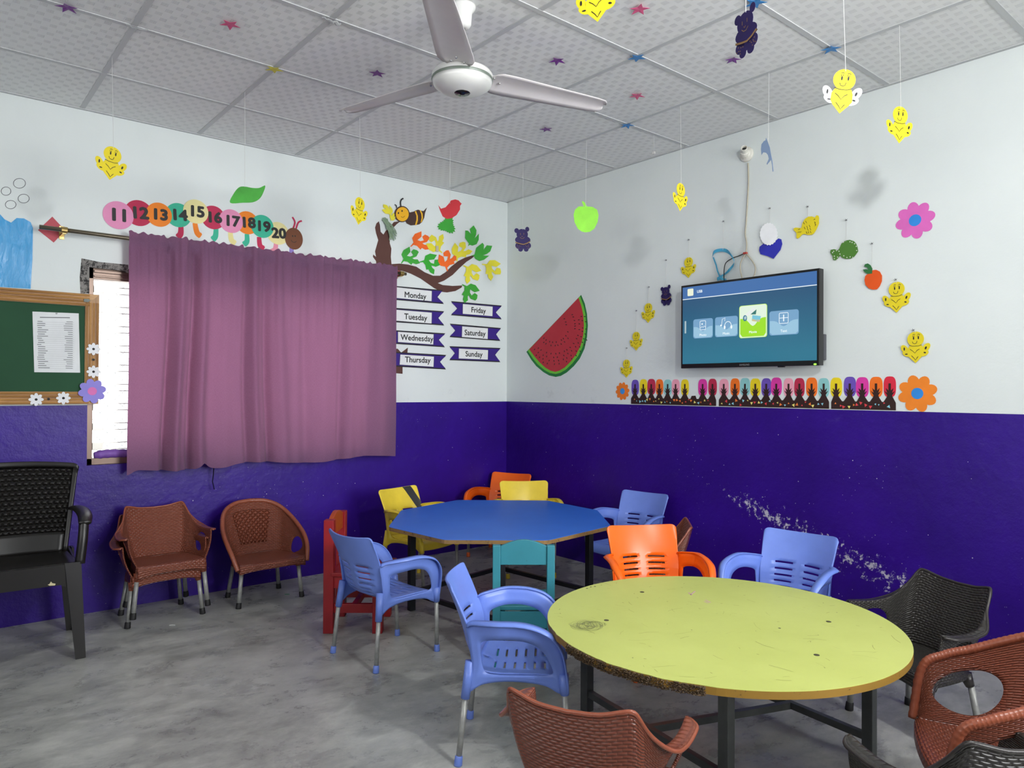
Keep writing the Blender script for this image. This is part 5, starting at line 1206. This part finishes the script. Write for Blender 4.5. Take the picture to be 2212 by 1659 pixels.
# ---- big black monobloc armchair at the left
M_BASK = weave_mat('black_basket_plastic', '#201e1c', 0.026, 0.024, 0.26, 1.0, 0.012)
bc = thing('plastic_armchair', (-3.322, -.418, 0), 'large black basket-weave plastic armchair at the left photo edge', 'chair', rz=face(-94))
def PB(u, v):
    # v 0 top .. 1 seat
    y = -.235+0.12*v+0.0; z = .838-.423*v; w = .292-.055*v
    e = max(0, (abs(u)-0.9)/0.1); z -= (1-v)**6*0.02*(1-math.sqrt(max(0, 1-e*e))); z += 0.016*(1-u*u)*(1-v)**3
    return (u*w, y+0.05*u*u*(1-0.3*v)-0.01, z)
us = [-1, -.985, -.96, -.93]+[k/14 for k in range(-12, 13)]+[.93, .96, .985, 1]
def rngs(a, b, n): return [a+(b-a)*k/n for k in range(n+1)]
grid_mesh('back_frame', PB, us, [0, .01, .03, .055], M_BLACKP, bc, None, 0.014)
def PBi(u, v): return PB(u*0.93, 0.055+v*0.72)
grid_mesh('woven_back', PBi, rngs(-1, 1, 20), rngs(0, 1, 16), M_BASK, bc, None, 0.008)
for s in (-1, 1): grid_mesh('back_upright', lambda u, v, s=s: PB(s*(0.93+0.07*u), 0.05+v*0.95), rngs(0, 1, 4), rngs(0, 1, 14), M_BLACKP, bc, None, 0.018)
grid_mesh('lower_back', lambda u, v: PB(u*0.93, 0.775+v*0.225), rngs(-1, 1, 16), rngs(0, 1, 6), M_BLACKP, bc, lambda u, v: abs(u) < 0.8 and 0.35 < v < 0.9 and (int((u+1)*16) % 2 == 0), 0.008)
def PSe(u, v): return (u*(.235+.02*v), -.125+.375*v, .415-0.018*math.sin(PI*v)*(1-u*u)+.008*v)
grid_mesh('seat', PSe, rngs(-1, 1, 16), rngs(0, 1, 14), M_BLACKP, bc, None, 0.01)
bm = bmesh.new()      # aprons
def apron(A_, B_, zt_, zb_, arch):
    n = 16; top, bot = [], []
    for k in range(n+1):
        f = k/n; x = A_[0]+(B_[0]-A_[0])*f; y = A_[1]+(B_[1]-A_[1])*f; e = min(f, 1-f)*2; zz = zb_+arch*min(1, e*4)**0.6
        top.append(bm.verts.new((x, y, zt_))); bot.append(bm.verts.new((x, y, zz)))
    for k in range(n): bm.faces.new((top[k], top[k+1], bot[k+1], bot[k]))
apron((-.25, .255), (.25, .255), .425, .28, .055); apron((-.25, -.15), (-.25, .255), .425, .28, .06); apron((.25, -.15), (.25, .255), .425, .28, .06); apron((-.23, -.15), (.23, -.15), .425, .28, .055)
finish(bm, 'apron', M_BLACKP, bc, local=True, solid=0.008)
for sx_, sy_ in ((-1, 1), (1, 1), (-1, -1), (1, -1)):
    bm = bmesh.new(); Y_ = .245 if sy_ > 0 else -.14; yf = Y_+sy_*0.035; w0, w1 = .060, .036
    for (dx, dy) in ((1, 0), (0, 1)):
        a0 = V(sx_*.262, Y_+sy_*.012, .43); a1 = V(sx_*.280, yf+sy_*.012, 0)
        if dx: q = [a0, a0-V(sx_*w0, 0, 0), a1-V(sx_*w1, 0, 0), a1]
        else: q = [a0, a0-V(0, sy_*w0, 0), a1-V(0, sy_*w1*1.3, 0), a1]
        vs_ = [bm.verts.new(p) for p in q]; bm.faces.new(vs_)
    finish(bm, 'leg', M_BLACKP, bc, local=True, solid=0.010)
for s in (-1, 1):
    bm = bmesh.new(); pts = spline([V(s*.262, -.17, .615), V(s*.278, -.08, .628), V(s*.288, .05, .630), V(s*.288, .17, .622), V(s*.282, .235, .600)], 6, False)
    tube(bm, pts, [.026+.006*math.sin(PI*i/(len(pts)-1)) for i in range(len(pts))], 14, flat=0.42)
    pts = spline([V(s*.280, .215, .605), V(s*.274, .235, .53), V(s*.262, .245, .42)], 5, False); tube(bm, pts, .016, 12, flat=1.3)
    finish(bm, 'armrest', M_BLACKP, bc, local=True, smooth=True)
bm = bmesh.new(); plate(bm, Frame((0, .262, 0), (1, 0, 0), (0, 0, 1), (0, 1, 0)), [(-.168, .345), (-.155, .35), (-.150, .358), (-.145, .348), (-.138, .345), (-.145, .340), (-.165, .338)], 0, 0.001)
finish(bm, 'sticker_remnant', mat('cream_scrap', '#c9bf98', 0.7), bc, local=True)

# ---- small wooden chairs
def wood_chair(name, loc, fc, w, dp, hgt, seat_z, post, m, mrail, label, arch=True, low=True):
    r = thing(name, loc, label, 'chair', rz=face(fc)); hw, hd, p = w/2, dp/2, post/2
    for sx_ in (-1, 1):
        boxo('back_leg', (sx_*hw-p, -hd-p, 0), (sx_*hw+p, -hd+p, hgt), m, r, bevel=0.003, local=True)
        boxo('front_leg', (sx_*hw-p, hd-p, 0), (sx_*hw+p, hd+p, seat_z), m, r, bevel=0.003, local=True)
    boxo('seat', (-hw-p-0.006, -hd+p*0.6, seat_z), (hw+p+0.006, hd+p+0.025, seat_z+0.020), m, r, bevel=0.004, local=True)
    bm = bmesh.new(); F_ = Frame((0, -hd, 0), (1, 0, 0), (0, 0, 1), (0, 1, 0)); n = 14; z1 = hgt-0.004; z0_ = hgt-0.085
    top = [(-hw+p+(w-post)*k/n, z1+(0.028*math.sin(PI*k/n) if arch else 0)) for k in range(n+1)]; bot = [(-hw+p+(w-post)*k/n, z0_+(0.0 if not low else -0.022*math.sin(PI*k/n)*0)) for k in range(n+1)]
    plate(bm, F_, bot+top[::-1], -p*0.5, p); finish(bm, 'back_rail', mrail, r, local=True, bevel=0.002)
    for nm, a, b in (('side_rail', -hw, None), ('side_rail', hw, None)):
        boxo(nm, (a-p*0.6, -hd+p, seat_z-0.06), (a+p*0.6, hd-p, seat_z-0.001), m, r, local=True); boxo('stretcher', (a-p*0.5, -hd+p, 0.10), (a+p*0.5, hd-p, 0.145), m, r, bevel=0.002, local=True)
    boxo('front_rail', (-hw+p, hd-p*0.6, seat_z-0.06), (hw-p, hd+p*0.6, seat_z-0.001), m, r, local=True); boxo('rear_rail', (-hw+p, -hd-p*0.6, seat_z-0.07), (hw-p, -hd+p*0.4, seat_z-0.001), m, r, local=True)
    boxo('cross_stretcher', (-hw+p, -p*0.5, 0.11), (hw-p, p*0.5, 0.14), m, r, local=True)
    return r
M_RED = worn_mat('red_painted_wood', '#8e1018', '#b8552e', 0.64); M_REDO = worn_mat('orange_worn_wood', '#a8430f', '#7a1a12', 0.58)
M_TEAL = worn_mat('teal_painted_wood', '#2f7f8e', '#3a2c28', 0.615)
wood_chair('wooden_chair', (-1.872, -1.075, 0), -39, .27, .245, .565, .285, .050, M_RED, M_REDO, 'small red painted wooden chair with a worn orange back rail')
wood_chair('wooden_chair', (-1.555, -2.015, 0), 51, .235, .235, .550, .262, .034, M_TEAL, M_TEAL, 'small chipped teal wooden chair pushed against the blue table')

# ================================================================ TABLES
def tabletop(name, pts, z, th, mtop, medge, parent, seg=None):
    bm = bmesh.new(); F_ = Frame((0, 0, z-th), (1, 0, 0), (0, 1, 0), (0, 0, 1)); plate(bm, F_, pts, 0, th-0.0015)
    finish(bm, name, medge, parent)
    bm = bmesh.new(); plate(bm, F_, pts, th-0.0015, 0.0015); return finish(bm, 'laminate', mtop, parent)
t = NT('blue_laminate'); co = t.coord('Object'); c = t.mix(t.ramp(t.noise(3, 5, 0.6, co), 0.3, 0.7), lin('#2868cc'), lin('#2f72d8')); t.l(c, t.b.inputs['Base Color']); t.b.inputs['Roughness'].default_value = 0.34; M_BLUE = t.m
def yellow_lam():
    t = NT('yellow_green_laminate'); co = t.coord('Object')
    c = t.mix(t.ramp(t.noise(2.5, 6, 0.6, co), 0.3, 0.72), lin('#b4bc62'), lin('#c0c86e'))
    d1 = t.ramp(t.noise(1.0, 8, 0.8, t.mapping(co, (14, 60, 1), (0, 0, 0.6))), 0.63, 0.68); c = t.mix(t.math('MULTIPLY', d1, 0.35), c, lin('#8a8e52'))
    d2 = t.ramp(t.noise(1.0, 8, 0.8, t.mapping(co, (70, 12, 1), (0, 0, -0.3))), 0.64, 0.69); c = t.mix(t.math('MULTIPLY', d2, 0.35), c, lin('#858a55'))
    vo = t.n('ShaderNodeTexVoronoi'); vo.inputs['Scale'].default_value = 15; t.l(co, vo.inputs['Vector']); rn = t.n('ShaderNodeSeparateColor'); t.l(vo.outputs['Color'], rn.inputs[0])
    sp = t.math('MULTIPLY', t.math('LESS_THAN', vo.outputs['Distance'], 0.035), t.math('GREATER_THAN', rn.outputs[0], 0.7)); c = t.mix(sp, c, lin('#4a4426'))
    t.l(c, t.b.inputs['Base Color']); t.b.inputs['Roughness'].default_value = 0.42; return t.m
M_EDGE = worn_mat('raw_board_edge', '#8a6a3c', '#4a3420', 0.56, 0.7, (12, 12, 12)); M_IRON = mat('dark_iron', '#24262a', 0.45, metal=0.4, var=0.2)
M_IRON2 = mat('grey_iron', '#4c4f4d', 0.45, metal=0.3, var=0.2)
# blue octagon
zb_ = .510; bt = thing('octagonal_table', (-1.13, -1.32, 0), 'blue octagonal table with black iron legs in the room corner', 'table')
oct_px = [(839, 1138), (867, 1102), (989, 1080), (1181, 1081), (1290, 1102), (1319.6, 1135.6), (1184, 1167), (959, 1166)]
oct_ = [tuple(at(*q, z=zb_)[:2]) for q in oct_px]
def round_corners(P, r=0.02):
    out = []; n = len(P)
    for i in range(n):
        a, b, c = Vector(P[i-1]), Vector(P[i]), Vector(P[(i+1) % n]); d0 = (a-b).normalized()*r; d1 = (c-b).normalized()*r
        out += [tuple(b+d0), tuple(b+(d0+d1)*0.28), tuple(b+d1)]
    return out
tabletop('tabletop', round_corners(oct_), zb_, .020, M_BLUE, M_EDGE, bt)
def iron_legs(root, feet, ztop, w, m, bars, zbar):
    for i, (x, y) in enumerate(feet):
        boxo('leg', (x-w/2, y-w/2, 0), (x+w/2, y+w/2, ztop), m, root, bevel=0.002)
    for a, b in bars:
        A_, B_ = V(*a, zbar), V(*b, zbar); d = B_-A_; L_ = d.length; M_ = Matrix.Translation(A_) @ Matrix.Rotation(math.atan2(d.y, d.x), 4, 'Z')
        bm = bmesh.new(); box(bm, (0.01, -0.010, -0.012), (L_-0.01, 0.010, 0.012), M_); finish(bm, 'stretcher', m, root)
    n = len(feet)
    for i in range(n):
        a, b = feet[i], feet[(i+1) % n]; A_, B_ = V(*a, ztop-0.012), V(*b, ztop-0.012); d = B_-A_; M_ = Matrix.Translation(A_) @ Matrix.Rotation(math.atan2(d.y, d.x), 4, 'Z')
        bm = bmesh.new(); box(bm, (0.01, -0.010, -0.012), (d.length-0.01, 0.010, 0.012), M_); finish(bm, 'top_rail', m, root)
fb = [(-1.537, -1.051), (-.808, -.927), (-.740, -1.640), (-1.465, -1.745)]
iron_legs(bt, fb, zb_-.020, .034, M_IRON, [(fb[i], fb[(i+1) % 4]) for i in range(4)], .098)
# yellow round
zy = .455; yc = (-1.596, -3.068); ry = .572; yt = thing('round_table', (yc[0], yc[1], 0), 'round yellow-green table with scratched top and crumbling rim', 'table')
pts = []
for k in range(160):
    a = 2*PI*k/160; wob = 0.0; d = (math.degrees(a)) % 360
    if 140 < d < 212: wob = random.uniform(-.004, .001)
    pts.append((yc[0]+(ry+wob)*math.cos(a), yc[1]+(ry+wob)*math.sin(a)))
M_YLAM = yellow_lam(); lam = tabletop('tabletop', pts, zy, .022, M_YLAM, worn_mat('worn_yellow_edge', '#8d6a1e', '#3b2a17', 0.60, 0.6, (9, 9, 9)), yt)
bm = bmesh.new(); rnd = random.Random(11)       # crumbling chipboard along the rim
for k in range(2600):
    a = math.radians(rnd.uniform(163, 211)); r = ry-0.004+rnd.uniform(0, 0.007); z = zy-0.002-rnd.uniform(0, .026); s = rnd.uniform(.0010, .0026)
    r -= 0.003*math.sin(a*37)**2; p = V(yc[0]+r*math.cos(a), yc[1]+r*math.sin(a), z); M_ = Matrix.Translation(p) @ Matrix.Rotation(rnd.uniform(0, 6), 4, 'Z') @ Matrix.Rotation(rnd.uniform(0, 3), 4, 'X'); box(bm, (-s*1.4, -s*0.5, -s*0.6), (s*1.4, s*0.5, s*0.6), M_)
rim = finish(bm, 'crumbled_rim', worn_mat('crumbled_chipboard', '#4c3b26', '#8a7250', 0.55, 0.85, (40, 40, 40)), yt); rim['kind'] = 'stuff'
bm = bmesh.new(); FT = Frame((0, 0, zy), (1, 0, 0), (0, 1, 0), (0, 0, 1))     # pencil scribble, knocks and bolt heads on the top
c0 = at(1270, 1351, z=zy); sc = []
prng = random.Random(21)
for k in range(420):
    a = k*0.42; cxk, cyk = 16*math.sin(k*0.031)+prng.uniform(-1, 1), 3*math.cos(k*0.043)
    q = at(1270+cxk+(20+6*math.sin(k*.11))*math.cos(a), 1351+cyk+(7+3*math.sin(k*.07))*math.sin(a)-0.04*cxk, z=zy); sc.append((q[0], q[1]))
for k in ():
    a = 0; r1, r2 = 38*(0.55+0.45*math.sin(k*0.37)), 9.5*(0.6+0.4*math.cos(k*0.53)); q = at(1270+r1*math.cos(a), 1351+r2*math.sin(a)-0.05*r1*math.cos(a), z=zy); sc.append((q[0], q[1]))
stroke(bm, FT, sc, 0.0007, 0.0002); finish(bm, 'pencil_scribble', mat('pencil_grey', '#85885c', 0.6), yt)
bm = bmesh.new()
for u, v in ((1387, 1279), (1310, 1340), (1790, 1343), (1764, 1415)):
    q = at(u, v, z=zy); plate(bm, FT, ell(q[0], q[1], .0085, .0085, 14), 0.0001, 0.0006)
for u, v in ((1268, 1271), (1276, 1268), (1285, 1267), (1684, 1357)): q = at(u, v, z=zy); plate(bm, FT, ell(q[0], q[1], .0045, .0045, 10), 0.0001, 0.0003)
finish(bm, 'bolt_heads', mat('dull_bolt', '#4a4632', 0.5, metal=0.3), yt)
bm = bmesh.new()
for a, b in (((1487, 1280), (1494, 1286)), ((1502, 1277), (1492, 1285)), ((1521, 1299), (1530, 1303)), ((1524, 1296), (1535, 1302))): stroke(bm, FT, [tuple(at(*a, z=zy)[:2]), tuple(at(*b, z=zy)[:2])], 0.005, 0.0002)
finish(bm, 'pink_marks', mat('pink_crayon', '#c9a0a8', 0.6), yt)
bm = bmesh.new(); rs = random.Random(8)
for k in range(95):
    a, r = rs.uniform(0, 6.283), ry*0.95*math.sqrt(rs.random()); x, y = yc[0]+r*math.cos(a), yc[1]+r*math.sin(a); th = rs.uniform(0, 3.14); ln = rs.choice((0.004, 0.006, 0.01, 0.02, 0.035)); b = rs.uniform(-.4, .4)
    stroke(bm, FT, [(x, y), (x+ln*math.cos(th), y+ln*math.sin(th)), (x+ln*(math.cos(th)+math.cos(th+b)), y+ln*(math.sin(th)+math.sin(th+b)))], rs.uniform(.0005, .0016) if ln > .005 else .0028, 0.0001)
finish(bm, 'scratches', mat('scratch_brown', '#8f9152', 0.7), yt)
fy = [(-1.685, -2.545), (-1.800, -3.235), (-1.215, -3.395), (-1.150, -2.800)]
mid1 = ((fy[2][0]+fy[3][0])/2, (fy[2][1]+fy[3][1])/2); mid2 = ((fy[0][0]+fy[1][0])/2, (fy[0][1]+fy[1][1])/2)
iron_legs(yt, fy, zy-.022, .036, M_IRON2, [(fy[2], fy[3]), (fy[0], fy[1]), (mid1, mid2)], .070)
# bits on the floor
for (u, v), c_, lab in (((620, 1284), '#2f6a4a', 'tiny green straw lying on the floor beside the round-backed chair'), ((372, 1351), '#c9c9c4', 'scrap of white thread on the floor near the stacked chairs')):
    q = at(u, v, z=0.002); bm = bmesh.new(); tube(bm, [(q[0]-.012, q[1]+.008, .003), (q[0], q[1]+.002, .003), (q[0]+.012, q[1]-.008, .003)], .0022, 5); tag(finish(bm, 'floor_scrap', mat('scrap_'+c_[1:], c_, 0.5)), lab, 'litter')
